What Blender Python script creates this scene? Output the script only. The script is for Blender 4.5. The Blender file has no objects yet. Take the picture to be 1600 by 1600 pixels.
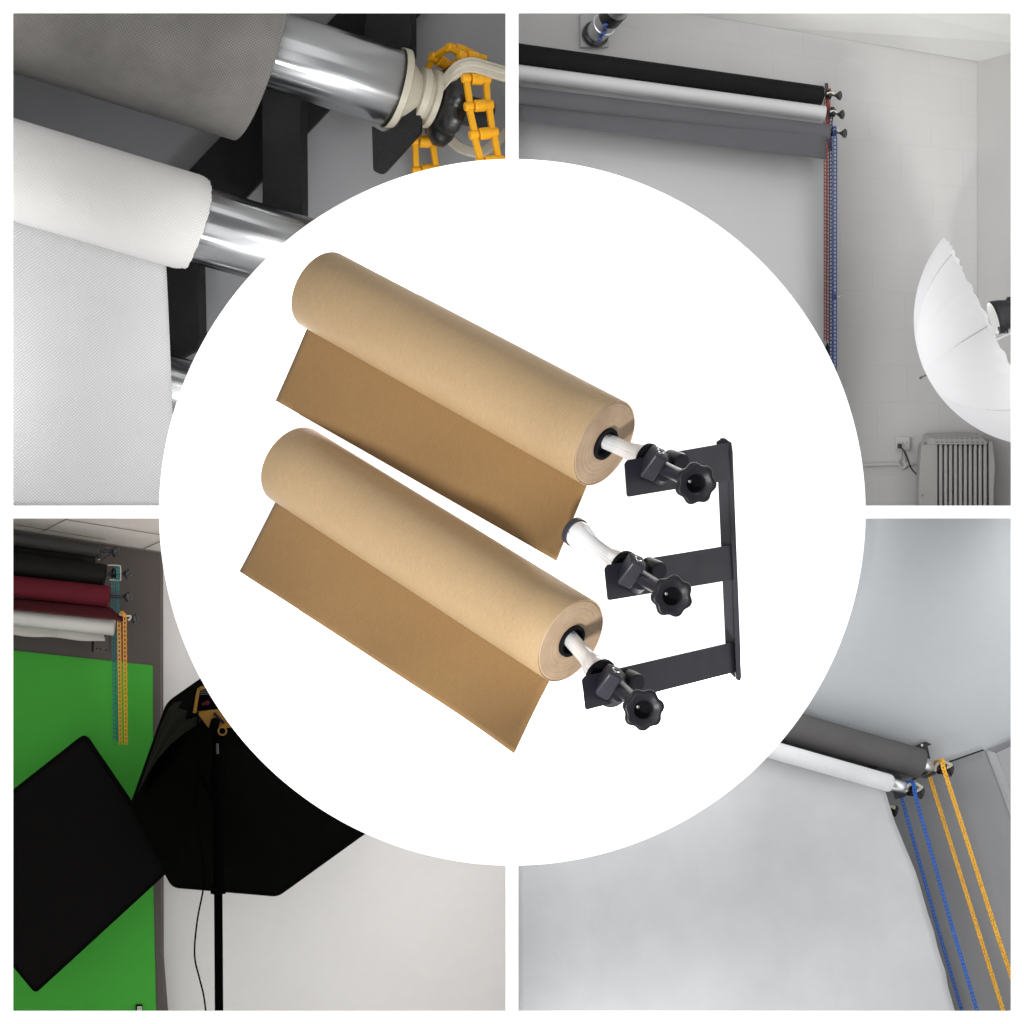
import bpy, math, random
from mathutils import Vector, Matrix
from mathutils.geometry import tessellate_polygon
random.seed(7)
scene = bpy.context.scene
COL = scene.collection
PI = math.pi
V = Vector
D = 4.0                      # camera distance from the white board (board front is y = 0)

def s(d):                    # metres per photo pixel at depth d behind the board
    return (1 + d / D) / 1000.0

def at(px, py, d):           # a point of the photo at depth d
    k = s(d)
    return V(((px - 800) * k, d, (800 - py) * k))

# ------------------------------------------------------------------ mesh builder
def basis(a):
    a = a.normalized()
    u = V((0, 0, 1)) if abs(a.z) < 0.9 else V((1, 0, 0))
    e1 = (u - a * u.dot(a)).normalized()
    e2 = a.cross(e1)
    return a, e1, e2

class MB:
    def __init__(self):
        self.v, self.f, self.uv = [], [], []
    def add(self, p, uv=(0, 0)):
        self.v.append(V(p)); self.uv.append((uv[0], uv[1], 0.0)); return len(self.v) - 1
    def lathe(self, p0, axis, prof, segs=40, mod=None, a0=0.0, a1=2 * PI, ref=None):
        """prof: list of (t along axis, radius); uv = metres along the axis / round the girth"""
        a, e1, e2 = basis(axis)
        if ref is not None:
            e1 = (ref - a * ref.dot(a)).normalized(); e2 = a.cross(e1)
        rmax = max(r for _, r in prof)
        full = abs(a1 - a0 - 2 * PI) < 1e-6
        rings = []
        for (t, r) in prof:
            ring = []
            for k in range(segs + 1):
                th = a0 + (a1 - a0) * k / segs
                rr = r * (mod(th, t, r) if mod else 1)
                ring.append(self.add(p0 + a * t + (e1 * math.cos(th) + e2 * math.sin(th)) * rr, (t, th * rmax)))
            rings.append(ring)
        for A, B in zip(rings, rings[1:]):
            for k in range(segs):
                self.f.append((A[k], A[k + 1], B[k + 1], B[k]))
        return self
    def cyl(self, p0, p1, r0, r1=None, segs=32, lip=0.0):
        r1 = r0 if r1 is None else r1
        L = (p1 - p0).length
        if lip:
            prof = [(0, 0.0001), (0, r0 - lip), (lip, r0), (L - lip, r1), (L, r1 - lip), (L, 0.0001)]
        else:
            prof = [(0, 0.0001), (0, r0), (L, r1), (L, 0.0001)]
        return self.lathe(p0, p1 - p0, prof, segs)
    def box(self, c, ex, ey, ez):
        """ex, ey, ez half-vectors"""
        b = len(self.v)
        for i in (-1, 1):
            for j in (-1, 1):
                for k in (-1, 1):
                    self.add(c + ex * i + ey * j + ez * k)
        for q in ((0, 1, 3, 2), (4, 6, 7, 5), (0, 4, 5, 1), (2, 3, 7, 6), (0, 2, 6, 4), (1, 5, 7, 3)):
            self.f.append(tuple(b + i for i in q))
        return self
    def bar(self, p0, p1, w, h, up=V((0, -1, 0))):
        a = (p1 - p0)
        n = (up - a.normalized() * up.dot(a.normalized())).normalized()
        side = a.normalized().cross(n)
        return self.box((p0 + p1) / 2, a / 2, side * (w / 2), n * (h / 2))
    def tube(self, path, r, segs=10, caps=True):
        n = len(path); rings = []
        prev = None
        for i, p in enumerate(path):
            t = (path[min(i + 1, n - 1)] - path[max(i - 1, 0)]).normalized()
            if prev is None:
                _, e1, e2 = basis(t)
            else:
                e1 = (prev - t * prev.dot(t)).normalized(); e2 = t.cross(e1)
            prev = e1
            rr = r(i / (n - 1)) if callable(r) else r
            rings.append([self.add(p + (e1 * math.cos(2 * PI * k / segs) + e2 * math.sin(2 * PI * k / segs)) * rr, (i, k)) for k in range(segs)])
        for A, B in zip(rings, rings[1:]):
            for k in range(segs):
                self.f.append((A[k], A[(k + 1) % segs], B[(k + 1) % segs], B[k]))
        if caps:
            self.f.append(tuple(reversed(rings[0]))); self.f.append(tuple(rings[-1]))
        return self
    def strap(self, path, w, h, wdir):
        """flat strip swept along a path; wdir = direction of its width"""
        n = len(path); rings = []
        for i, p in enumerate(path):
            t = (path[min(i + 1, n - 1)] - path[max(i - 1, 0)]).normalized()
            wd = (wdir - t * wdir.dot(t)).normalized(); nn = t.cross(wd)
            rings.append([self.add(p + wd * (w / 2 * a) + nn * (h / 2 * b)) for a, b in ((-1, -1), (1, -1), (1, 1), (-1, 1))])
        for A, B in zip(rings, rings[1:]):
            for k in range(4):
                self.f.append((A[k], A[(k + 1) % 4], B[(k + 1) % 4], B[k]))
        self.f.append(tuple(reversed(rings[0]))); self.f.append(tuple(rings[-1]))
        return self
    def prism(self, pts, ext):
        n = len(pts)
        a = [self.add(p, (p.x, p.z)) for p in pts]
        b = [self.add(p + ext, (p.x, p.z)) for p in pts]
        self.f.append(tuple(a)); self.f.append(tuple(reversed(b)))
        for k in range(n):
            self.f.append((a[k], b[k], b[(k + 1) % n], a[(k + 1) % n]))
        return self
    def poly(self, pts):
        self.f.append(tuple(self.add(p, (p.x, p.z)) for p in pts)); return self
    def grid(self, fn, nu, nv, uvfn=None):
        idx = [[self.add(fn(i / nu, j / nv), uvfn(i / nu, j / nv) if uvfn else (i / nu, j / nv)) for j in range(nv + 1)] for i in range(nu + 1)]
        for i in range(nu):
            for j in range(nv):
                self.f.append((idx[i][j], idx[i + 1][j], idx[i + 1][j + 1], idx[i][j + 1]))
        return self

ORIG = {}
def thing(name, label, cat, loc=V((0, 0, 0)), group=None):
    o = bpy.data.objects.new(name, None); COL.objects.link(o)
    o.empty_display_size = 0.02
    o.location = loc; o['label'] = label; o['category'] = cat
    if group: o['group'] = group
    ORIG[o.name] = V(loc)
    return o

def obj(name, mb, mat, parent=None, bevel=0.0, smooth=35, label=None, solid=0.0, fix=True, bseg=2):
    me = bpy.data.meshes.new(name)
    off = ORIG.get(parent.name, V((0, 0, 0))) if parent is not None else V((0, 0, 0))
    me.from_pydata([tuple(p - off) for p in mb.v], [], mb.f)
    at_ = me.attributes.new('puv', 'FLOAT_VECTOR', 'POINT')
    at_.data.foreach_set('vector', [c for u in mb.uv for c in u])
    if fix:
        import bmesh
        bm = bmesh.new(); bm.from_mesh(me)
        bmesh.ops.recalc_face_normals(bm, faces=bm.faces)
        bm.to_mesh(me); bm.free()
    if smooth:
        me.polygons.foreach_set('use_smooth', [True] * len(me.polygons))
        me.set_sharp_from_angle(angle=math.radians(smooth))
    me.materials.append(mat)
    o = bpy.data.objects.new(name, me); COL.objects.link(o)
    if parent is not None:
        o.parent = parent
    ORIG[o.name] = off
    if label: o['label'] = label
    if solid:
        m = o.modifiers.new('solid', 'SOLIDIFY'); m.thickness = solid; m.offset = 0
    if bevel:
        m = o.modifiers.new('bevel', 'BEVEL'); m.width = bevel; m.segments = bseg; m.limit_method = 'ANGLE'; m.angle_limit = math.radians(40)
        m.harden_normals = False
    return o

def single(name, mb, mat, label, cat, group=None, **k):
    """a thing that is one mesh, origin at its lowest point"""
    lo = min(mb.v, key=lambda p: p.z).copy()
    o = obj(name, mb, mat, None, **k)
    o.data.transform(Matrix.Translation(-lo)); o.location = lo
    ORIG[o.name] = lo
    o['label'] = label; o['category'] = cat
    if group: o['group'] = group
    return o

def struct(name, mb, mat, label=None, **k):
    o = obj(name, mb, mat, None, **k); o['kind'] = 'structure'
    if label: o['label'] = label; o['category'] = name.split('_')[-1]
    return o

# ------------------------------------------------------------------ materials
def srgb(*c):
    return tuple(((x / 255) / 12.92 if x / 255 <= 0.04045 else ((x / 255 + 0.055) / 1.055) ** 2.4) for x in c)

class NT:
    def __init__(self, m):
        self.t = m.node_tree; self.n = self.t.nodes; self.l = self.t.links
        self.b = self.n['Principled BSDF']
    def node(self, ty, **props):
        n = self.n.new(ty)
        for k, v in props.items(): setattr(n, k, v)
        return n
    def link(self, a, b): self.l.new(a, b)
    def math(self, op, a, b=None):
        n = self.node('ShaderNodeMath', operation=op)
        for i, x in enumerate((a, b)):
            if x is None: continue
            if isinstance(x, (int, float)): n.inputs[i].default_value = x
            else: self.link(x, n.inputs[i])
        return n.outputs[0]
    def noise(self, scale, detail=3, vec=None, rough=0.55):
        n = self.node('ShaderNodeTexNoise'); n.inputs['Scale'].default_value = scale
        n.inputs['Detail'].default_value = detail; n.inputs['Roughness'].default_value = rough
        self.link(vec if vec is not None else self.obj(), n.inputs['Vector'])
        return n.outputs['Fac']
    def obj(self):
        if not hasattr(self, '_tc'): self._tc = self.node('ShaderNodeTexCoord')
        return self._tc.outputs['Object']
    def puv(self):
        n = self.node('ShaderNodeAttribute', attribute_name='puv'); return n.outputs['Vector']
    def ramp(self, fac, stops):
        n = self.node('ShaderNodeValToRGB')
        e = n.color_ramp.elements
        while len(e) < len(stops): e.new(0.5)
        for el, (p, c) in zip(e, stops):
            el.position = p; el.color = (*c, 1)
        self.link(fac, n.inputs[0]); return n.outputs[0]
    def mul(self, col, fac):
        n = self.node('ShaderNodeMix', data_type='RGBA', blend_type='MULTIPLY'); n.inputs[0].default_value = 1
        self.link(col, n.inputs[6]); self.link(fac, n.inputs[7]); return n.outputs[2]
    def bump(self, h, strength, dist=0.001, prev=None):
        n = self.node('ShaderNodeBump'); n.inputs['Strength'].default_value = strength; n.inputs['Distance'].default_value = dist
        self.link(h, n.inputs['Height'])
        if prev is not None: self.link(prev, n.inputs['Normal'])
        self.link(n.outputs[0], self.b.inputs['Normal']); return n.outputs[0]

def mat(name, color, rough=0.5, metal=0.0, var=0.0, vscale=30, bump=0.0, bscale=400, spec=0.5, bdist=0.001, sheen=0.0):
    m = bpy.data.materials.new(name); m.use_nodes = True
    t = NT(m); b = t.b
    b.inputs['Base Color'].default_value = (*color, 1)
    b.inputs['Roughness'].default_value = rough
    b.inputs['Metallic'].default_value = metal
    b.inputs['Specular IOR Level'].default_value = spec
    if sheen: b.inputs['Sheen Weight'].default_value = sheen
    if var:
        f = t.noise(vscale, 4)
        c0 = tuple(x * (1 - var) for x in color); c1 = tuple(min(1, x * (1 + var)) for x in color)
        t.link(t.ramp(f, [(0.3, c0), (0.7, c1)]), b.inputs['Base Color'])
        r = t.math('ADD', t.math('MULTIPLY', f, 0.25), rough - 0.12)
        t.link(r, b.inputs['Roughness'])
    if bump:
        t.bump(t.noise(bscale, 2), bump, bdist)
    return m

def fabric(name, color, pitch, depth, rough=0.85, blot=0.06, swap=False):
    """non-woven cloth: fine dimple grid laid along the cloth's own metre coordinates"""
    m = bpy.data.materials.new(name); m.use_nodes = True
    t = NT(m)
    sx = t.node('ShaderNodeSeparateXYZ')
    nz = t.node('ShaderNodeTexNoise'); nz.inputs['Scale'].default_value = 45; nz.inputs['Detail'].default_value = 3
    pv = t.puv(); t.link(pv, nz.inputs['Vector'])
    vm = t.node('ShaderNodeVectorMath', operation='MULTIPLY_ADD'); t.link(nz.outputs['Color'], vm.inputs[0])
    vm.inputs[1].default_value = (pitch * 0.8,) * 3; t.link(pv, vm.inputs[2]); t.link(vm.outputs[0], sx.inputs[0])
    k = 2 * PI / pitch
    u = t.math('SINE', t.math('MULTIPLY', sx.outputs[0], k))
    v = t.math('SINE', t.math('MULTIPLY', sx.outputs[1], k))
    g = t.math('MULTIPLY', u, v)
    g = t.math('ADD', t.math('MULTIPLY', g, 0.5), 0.5)
    c0 = tuple(x * (1 - depth) for x in color)
    col = t.ramp(g, [(0.25, c0), (0.75, color)])
    n1 = t.noise(9, 3, t.puv(), 0.6)
    n2 = t.noise(160, 2, t.puv())
    f = t.math('ADD', t.math('MULTIPLY', n1, blot * 2), 1 - blot)
    f = t.math('ADD', f, t.math('MULTIPLY', n2, 0.05))
    cc = t.node('ShaderNodeCombineXYZ')
    for i in range(3): t.link(f, cc.inputs[i])
    t.link(t.mul(col, cc.outputs[0]), t.b.inputs['Base Color'])
    t.b.inputs['Roughness'].default_value = rough
    t.b.inputs['Specular IOR Level'].default_value = 0.15
    t.bump(g, 0.35, 0.0008)
    return m

def paper(name, color, fleck=0.1):
    m = bpy.data.materials.new(name); m.use_nodes = True
    t = NT(m)
    n1 = t.noise(420, 3, t.puv(), 0.7); n2 = t.noise(9, 3, t.puv()); n3 = t.noise(1500, 1, t.puv())
    mp = t.node('ShaderNodeMapping'); mp.inputs['Scale'].default_value = (260, 60, 1)
    t.link(t.puv(), mp.inputs[0])
    n4 = t.noise(1.0, 2, mp.outputs[0])
    f = t.math('ADD', t.math('MULTIPLY', t.math('SUBTRACT', n1, 0.5), fleck * 1.6), 1.0)
    f = t.math('ADD', f, t.math('MULTIPLY', t.math('SUBTRACT', n2, 0.5), fleck * 0.5))
    f = t.math('ADD', f, t.math('MULTIPLY', t.math('SUBTRACT', n3, 0.5), fleck * 1.2))
    f = t.math('ADD', f, t.math('MULTIPLY', t.math('SUBTRACT', n4, 0.5), fleck * 0.8))
    cc = t.node('ShaderNodeCombineXYZ')
    for i in range(3): t.link(f, cc.inputs[i])
    rgb = t.node('ShaderNodeRGB'); rgb.outputs[0].default_value = (*color, 1)
    t.link(t.mul(rgb.outputs[0], cc.outputs[0]), t.b.inputs['Base Color'])
    t.b.inputs['Roughness'].default_value = 0.55
    t.b.inputs['Specular IOR Level'].default_value = 0.35
    t.bump(n1, 0.12, 0.0006)
    return m

def roll_end(name, c0, c1, pitch):
    """cut end of a paper roll: fine rings round the core (puv.x = radius in metres)"""
    m = bpy.data.materials.new(name); m.use_nodes = True
    t = NT(m)
    sx = t.node('ShaderNodeSeparateXYZ'); t.link(t.puv(), sx.inputs[0])
    nz = t.noise(25, 3)
    mp = t.node('ShaderNodeCombineXYZ')
    t.link(t.math('MULTIPLY', sx.outputs[0], 1 / pitch), mp.inputs[0])
    n = t.noise(1.0, 3, mp.outputs[0], 0.7)
    f = t.math('ADD', t.math('MULTIPLY', n, 0.7), t.math('MULTIPLY', nz, 0.4))
    t.link(t.ramp(f, [(0.35, c0), (0.72, c1)]), t.b.inputs['Base Color'])
    t.b.inputs['Roughness'].default_value = 0.8
    t.bump(n, 0.3, 0.0008)
    return m

def blocks(name, color):
    """painted concrete block wall; puv in metres follows the courses"""
    m = bpy.data.materials.new(name); m.use_nodes = True
    t = NT(m)
    br = t.node('ShaderNodeTexBrick'); br.offset = 0.5
    br.inputs['Scale'].default_value = 1.0
    br.inputs['Brick Width'].default_value = 0.097; br.inputs['Row Height'].default_value = 0.057
    br.inputs['Mortar Size'].default_value = 0.0012; br.inputs['Mortar Smooth'].default_value = 0.6
    t.link(t.puv(), br.inputs['Vector'])
    n = t.noise(5, 4); n2 = t.noise(120, 3)
    f = t.math('ADD', t.math('MULTIPLY', n, 0.20), 0.90)
    f = t.math('SUBTRACT', f, t.math('MULTIPLY', br.outputs['Fac'], 0.02))
    cc = t.node('ShaderNodeCombineXYZ')
    for i in range(3): t.link(f, cc.inputs[i])
    rgb = t.node('ShaderNodeRGB'); rgb.outputs[0].default_value = (*color, 1)
    t.link(t.mul(rgb.outputs[0], cc.outputs[0]), t.b.inputs['Base Color'])
    t.b.inputs['Roughness'].default_value = 0.75
    h = t.math('ADD', t.math('MULTIPLY', br.outputs['Fac'], -0.8), t.math('MULTIPLY', n2, 0.25))
    t.bump(h, 0.25, 0.0012)
    return m

M = {}
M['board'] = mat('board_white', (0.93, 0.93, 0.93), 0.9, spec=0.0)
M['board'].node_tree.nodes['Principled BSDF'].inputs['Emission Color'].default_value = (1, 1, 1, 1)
M['board'].node_tree.nodes['Principled BSDF'].inputs['Emission Strength'].default_value = 0.86   # glow added to keep the board pure white and wash out shadows
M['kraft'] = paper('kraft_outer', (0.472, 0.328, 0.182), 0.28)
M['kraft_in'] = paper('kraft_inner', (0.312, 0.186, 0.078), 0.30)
M['kraft_end'] = roll_end('kraft_roll_end', (0.36, 0.24, 0.14), (0.66, 0.49, 0.34), 0.0017)
M['chrome'] = mat('polished_chrome', (0.98, 0.985, 1.0), 0.05, 0.20, spec=0.9)
M['blacksteel'] = mat('powder_coated_steel', (0.029, 0.027, 0.041), 0.42, var=0.08, vscale=40, bump=0.05, bscale=900, spec=0.45)
M['blackplastic'] = mat('black_plastic', (0.020, 0.0195, 0.027), 0.40, var=0.08, vscale=60, bump=0.04, bscale=700, spec=0.5)
M['clampgrey'] = mat('dark_grey_plastic', (0.045, 0.044, 0.058), 0.38, var=0.06, vscale=60)
M['deepblack'] = mat('matt_black', (0.005, 0.005, 0.007), 0.6, spec=0.12)
M['screw'] = mat('zinc_screw', (0.85, 0.85, 0.86), 0.25, 1.0)

# ------------------------------------------------------------------ the white board with its four openings and round centre
def circle_cut(x0, y0, x1, y1, cx=800.5, cy=800.5, R=552):
    """photo-pixel outline of a square opening minus the central disc"""
    corners = [(x0, y0), (x1, y0), (x1, y1), (x0, y1)]
    inside = [((x - cx) ** 2 + (y - cy) ** 2) < R * R for x, y in corners]
    k = inside.index(True)
    out = []
    for j in range(1, 4):
        out.append(corners[(k + j) % 4])
    a, b = corners[(k + 3) % 4], corners[(k + 1) % 4]
    def hit(p, q):
        lo, hi = 0.0, 1.0
        for _ in range(60):
            m = (lo + hi) / 2
            x, y = p[0] + (q[0] - p[0]) * m, p[1] + (q[1] - p[1]) * m
            if (x - cx) ** 2 + (y - cy) ** 2 < R * R: hi = m
            else: lo = m
        return (p[0] + (q[0] - p[0]) * lo, p[1] + (q[1] - p[1]) * lo)
    h1, h2 = hit(a, corners[k]), hit(b, corners[k])
    a1, a2 = math.atan2(h1[1] - cy, h1[0] - cx), math.atan2(h2[1] - cy, h2[0] - cx)
    dd = (a2 - a1 + PI) % (2 * PI) - PI
    n = 90
    for i in range(n + 1):
        th = a1 + dd * i / n
        out.append((cx + R * math.cos(th), cy + R * math.sin(th)))
    return out

holes = [circle_cut(20, 20, 790, 790), circle_cut(810, 20, 1580, 790), circle_cut(20, 810, 790, 1580), circle_cut(810, 810, 1580, 1580)]
OUT = 1.30
outer = [V((-OUT, 0, -OUT)), V((OUT, 0, -OUT)), V((OUT, 0, OUT)), V((-OUT, 0, OUT))]
polys = [[V((p.x, p.z, 0)) for p in outer]] + [[V((at(x, y, 0).x, at(x, y, 0).z, 0)) for x, y in h] for h in holes]
flat = [p for pl in polys for p in pl]
tris = tessellate_polygon(polys)
mb = MB()
TH = 0.003
for p in flat: mb.add((p.x, 0, p.y))
for p in flat: mb.add((p.x, TH, p.y))
N = len(flat)
for t in tris:
    mb.f.append(tuple(t)); mb.f.append(tuple(i + N for i in reversed(t)))
st = 0
for pl in polys:
    n = len(pl)
    for k in range(n):
        a, b = st + k, st + (k + 1) % n
        mb.f.append((a, b, b + N, a + N))
    st += n
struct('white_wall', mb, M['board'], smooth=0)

# added unseen cabinet: stops light bleeding between rooms, white to brighten them
M['cab'] = mat('cabinet_bounce_white', (0.78, 0.78, 0.78), 0.8)
mb = MB()
DEP, SIDE = 0.80, 1.02
mb.box(V((0, (TH + DEP) / 2, 0)), V((0.006, 0, 0)), V((0, (DEP - TH) / 2, 0)), V((0, 0, SIDE)))
for sx in (-1, 1):
    mb.box(V((sx * (0.006 + (SIDE - 0.006) / 2), (TH + DEP) / 2, 0)), V(((SIDE - 0.006) / 2, 0, 0)), V((0, (DEP - TH) / 2, 0)), V((0, 0, 0.006)))
struct('partition_wall', mb, M['cab'], smooth=0)
mb = MB()
c = (TH + DEP) / 2; h = (DEP - TH) / 2
mb.box(V((0, DEP + 0.01, 0)), V((SIDE + 0.02, 0, 0)), V((0, 0.01, 0)), V((0, 0, SIDE + 0.02)))
for sx in (-1, 1):
    mb.box(V((sx * (SIDE + 0.01), c, 0)), V((0.01, 0, 0)), V((0, h, 0)), V((0, 0, SIDE + 0.02)))
    mb.box(V((0, c, sx * (SIDE + 0.01))), V((SIDE, 0, 0)), V((0, h, 0)), V((0, 0, 0.01)))
struct('cabinet_wall', mb, M['cab'], smooth=0)

# ------------------------------------------------------------------ CENTRE: kraft rolls on the three-arm wall bracket
def lerp(a, b, t): return a + (b - a) * t

def paper_roll(pl, dl, pr, dr, r0, r1, sheet_bot, label, core_px):
    A, B = at(*pl, dl), at(*pr, dr)
    ax = (B - A); L = ax.length; a = ax.normalized()
    R0, R1 = r0 * s(dl), r1 * s(dr)
    root = thing('paper_roll', label, 'paper roll', A, 'kraft paper rolls')
    rc = 27 * s(dr)
    mb = MB()
    mb.lathe(A, a, [(0.0, rc), (0, R0 * 0.985), (0.002, R0)] + [(L * k / 10, lerp(R0, R1, k / 10)) for k in range(1, 10)] + [(L - 0.001, R1), (L, R1 - 0.0008)], 128)
    obj('roll_body', mb, M['kraft'], root, smooth=50)
    mb = MB()      # wound end with rings, very slightly uneven
    a_, e1, e2 = basis(a)
    nr, ns = 26, 96
    rnd = [random.uniform(-0.00018, 0.00018) for _ in range(nr + 1)]
    def endf(i, j):
        r = lerp(rc, R1 - 0.0008, i); th = 2 * PI * j
        k = int(round(i * nr))
        dz = (rnd[k] if k < nr - 2 else (-0.0012 if k == nr - 1 else 0)) if 0 < k < nr else 0
        return B + (e1 * math.cos(th) + e2 * math.sin(th)) * r + a * dz
    mb.grid(endf, nr, ns, lambda i, j: (lerp(rc, R1, i), j * 0.2))
    obj('roll_end', mb, M['kraft_end'], root, fix=True, smooth=20)
    mb = MB()      # black core plug
    mb.lathe(B, a, [(-0.05, rc * 0.98), (0.001, rc), (0.004, rc * 0.985), (0.004, rc * 0.80), (-0.004, rc * 0.74), (-0.004, 0.0001)], 48)
    obj('core_plug', mb, M['deepblack'], root)
    # hanging sheet: tangent off the back of the roll, straight down
    bl, br = sheet_bot
    d0, d1 = dl + 0.030, dr + 0.030
    PL, PR = at(*bl, d0), at(*br, d1)
    # start line runs inside the roll's shadow side
    SL, SR = A + V((0, 0.030, 0)) + (PL - A) * 0.10, B + V((0, 0.030, 0)) + (PR - B) * 0.10
    def sh(u, v):
        p = lerp(lerp(SL, SR, u), lerp(PL, PR, u), v)
        return p + V((0, 0.006 * math.sin(v * PI) + 0.004 * math.sin(u * 5 + 1) * v - 0.55 * max(0, u - 0.72) ** 2 * v * (0.3 + v) + 0.0025 * math.sin(u * 13 + v * 3) * v, 0))
    mb = MB(); Lu, Lv = (SR - SL).length, (PL - SL).length
    mb.grid(sh, 50, 24, lambda u, v: (u * Lu, v * Lv))
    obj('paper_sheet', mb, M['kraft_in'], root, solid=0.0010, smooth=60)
    return A, B, a

TA, TB = math.tan(math.radians(31)), math.tan(math.radians(35))
A0, A1, axA = paper_roll((501, 453), -0.115, (945, 693), -0.42, 64, 72.5, ((430, 626), (868, 875)),
                         'upper kraft paper roll, held on the topmost arm, its sheet hanging behind the lower roll', 27)
B0, B1, axB = paper_roll((457, 726), -0.115, (892, 1001), -0.475, 64, 72, ((374, 893), (803, 1171)),
                         'lower kraft paper roll, held on the bottommost arm, end just under the bare middle rod', 27)

# bracket
root = thing('wall_bracket', 'black steel wall bracket with one upright and three flat arms carrying the rods', 'bracket', at(1150, 1064, -0.27))
front = [at(1119, 688, -0.300), at(1133, 685, -0.300), at(1143, 692, -0.300), at(1145, 700, -0.300), at(1152, 880, -0.285), at(1158.5, 1063, -0.27), at(1153, 1063, -0.27), at(1137, 1046, -0.268), at(1129, 890, -0.283)]
mb = MB(); mb.prism([at(1119, 690, -0.292), at(1127, 685.5, -0.292), at(1138, 690, -0.292), at(1149, 1060, -0.262), at(1135, 1047, -0.262)], V((0.001, 0.007, 0)))
obj('upright', mb, M['clampgrey'], root, bevel=0.0010)
mb = MB(); mb.prism([at(1124, 685, -0.300), at(1132, 684, -0.300), at(1143, 692, -0.300), at(1145, 706, -0.300), at(1158.5, 1058, -0.27), at(1157, 1064.5, -0.27), at(1150, 1062, -0.27), at(1136, 692, -0.300)], V((0.0006, 0.0125, 0)))
obj('upright_edge', mb, M['blacksteel'], root, bevel=0.0012)

def arm(pts, dl, dr, rad=5):
    """flat bar receding from its free (rod) end back to the upright; rounded free corners"""
    (lt, rt, rb, lb) = pts
    xl, xr = (lt[0] + lb[0]) / 2, (rt[0] + rb[0]) / 2
    def P(x, y): return at(x, y, lerp(dl, dr, (x - xl) / (xr - xl)))
    def along(p, q, r):
        L = math.hypot(q[0] - p[0], q[1] - p[1]); return (p[0] + (q[0] - p[0]) * r / L, p[1] + (q[1] - p[1]) * r / L)
    out = []
    for c, p, q in ((lb, rb, lt), (lt, lb, rt)):
        a, b = along(c, p, rad), along(c, q, rad)
        for k in range(6):
            t = k / 5
            x = (1 - t) ** 2 * a[0] + 2 * t * (1 - t) * c[0] + t * t * b[0]
            y = (1 - t) ** 2 * a[1] + 2 * t * (1 - t) * c[1] + t * t * b[1]
            out.append(P(x, y))
    # bend into the upright
    out += [P(*rt), P(*rb)]
    mb = MB(); mb.prism(out, V((0.0022, 0.0035, 0.0025)))
    obj('arm', mb, M['blacksteel'], root, bevel=0.0007)
arm(((975, 722), (1141, 693), (1143, 750), (979, 777)), -0.506, -0.298)
arm(((943.5, 886), (1147, 853), (1150, 905), (949, 938.5)), -0.540, -0.280)
arm(((908.5, 1060), (1151, 1004), (1154, 1049), (914, 1110)), -0.573, -0.264)

def knob_mod(th, t, r):
    return 1 + (0.085 * math.cos(7 * th) if r > 0.020 else 0.0)

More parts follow.
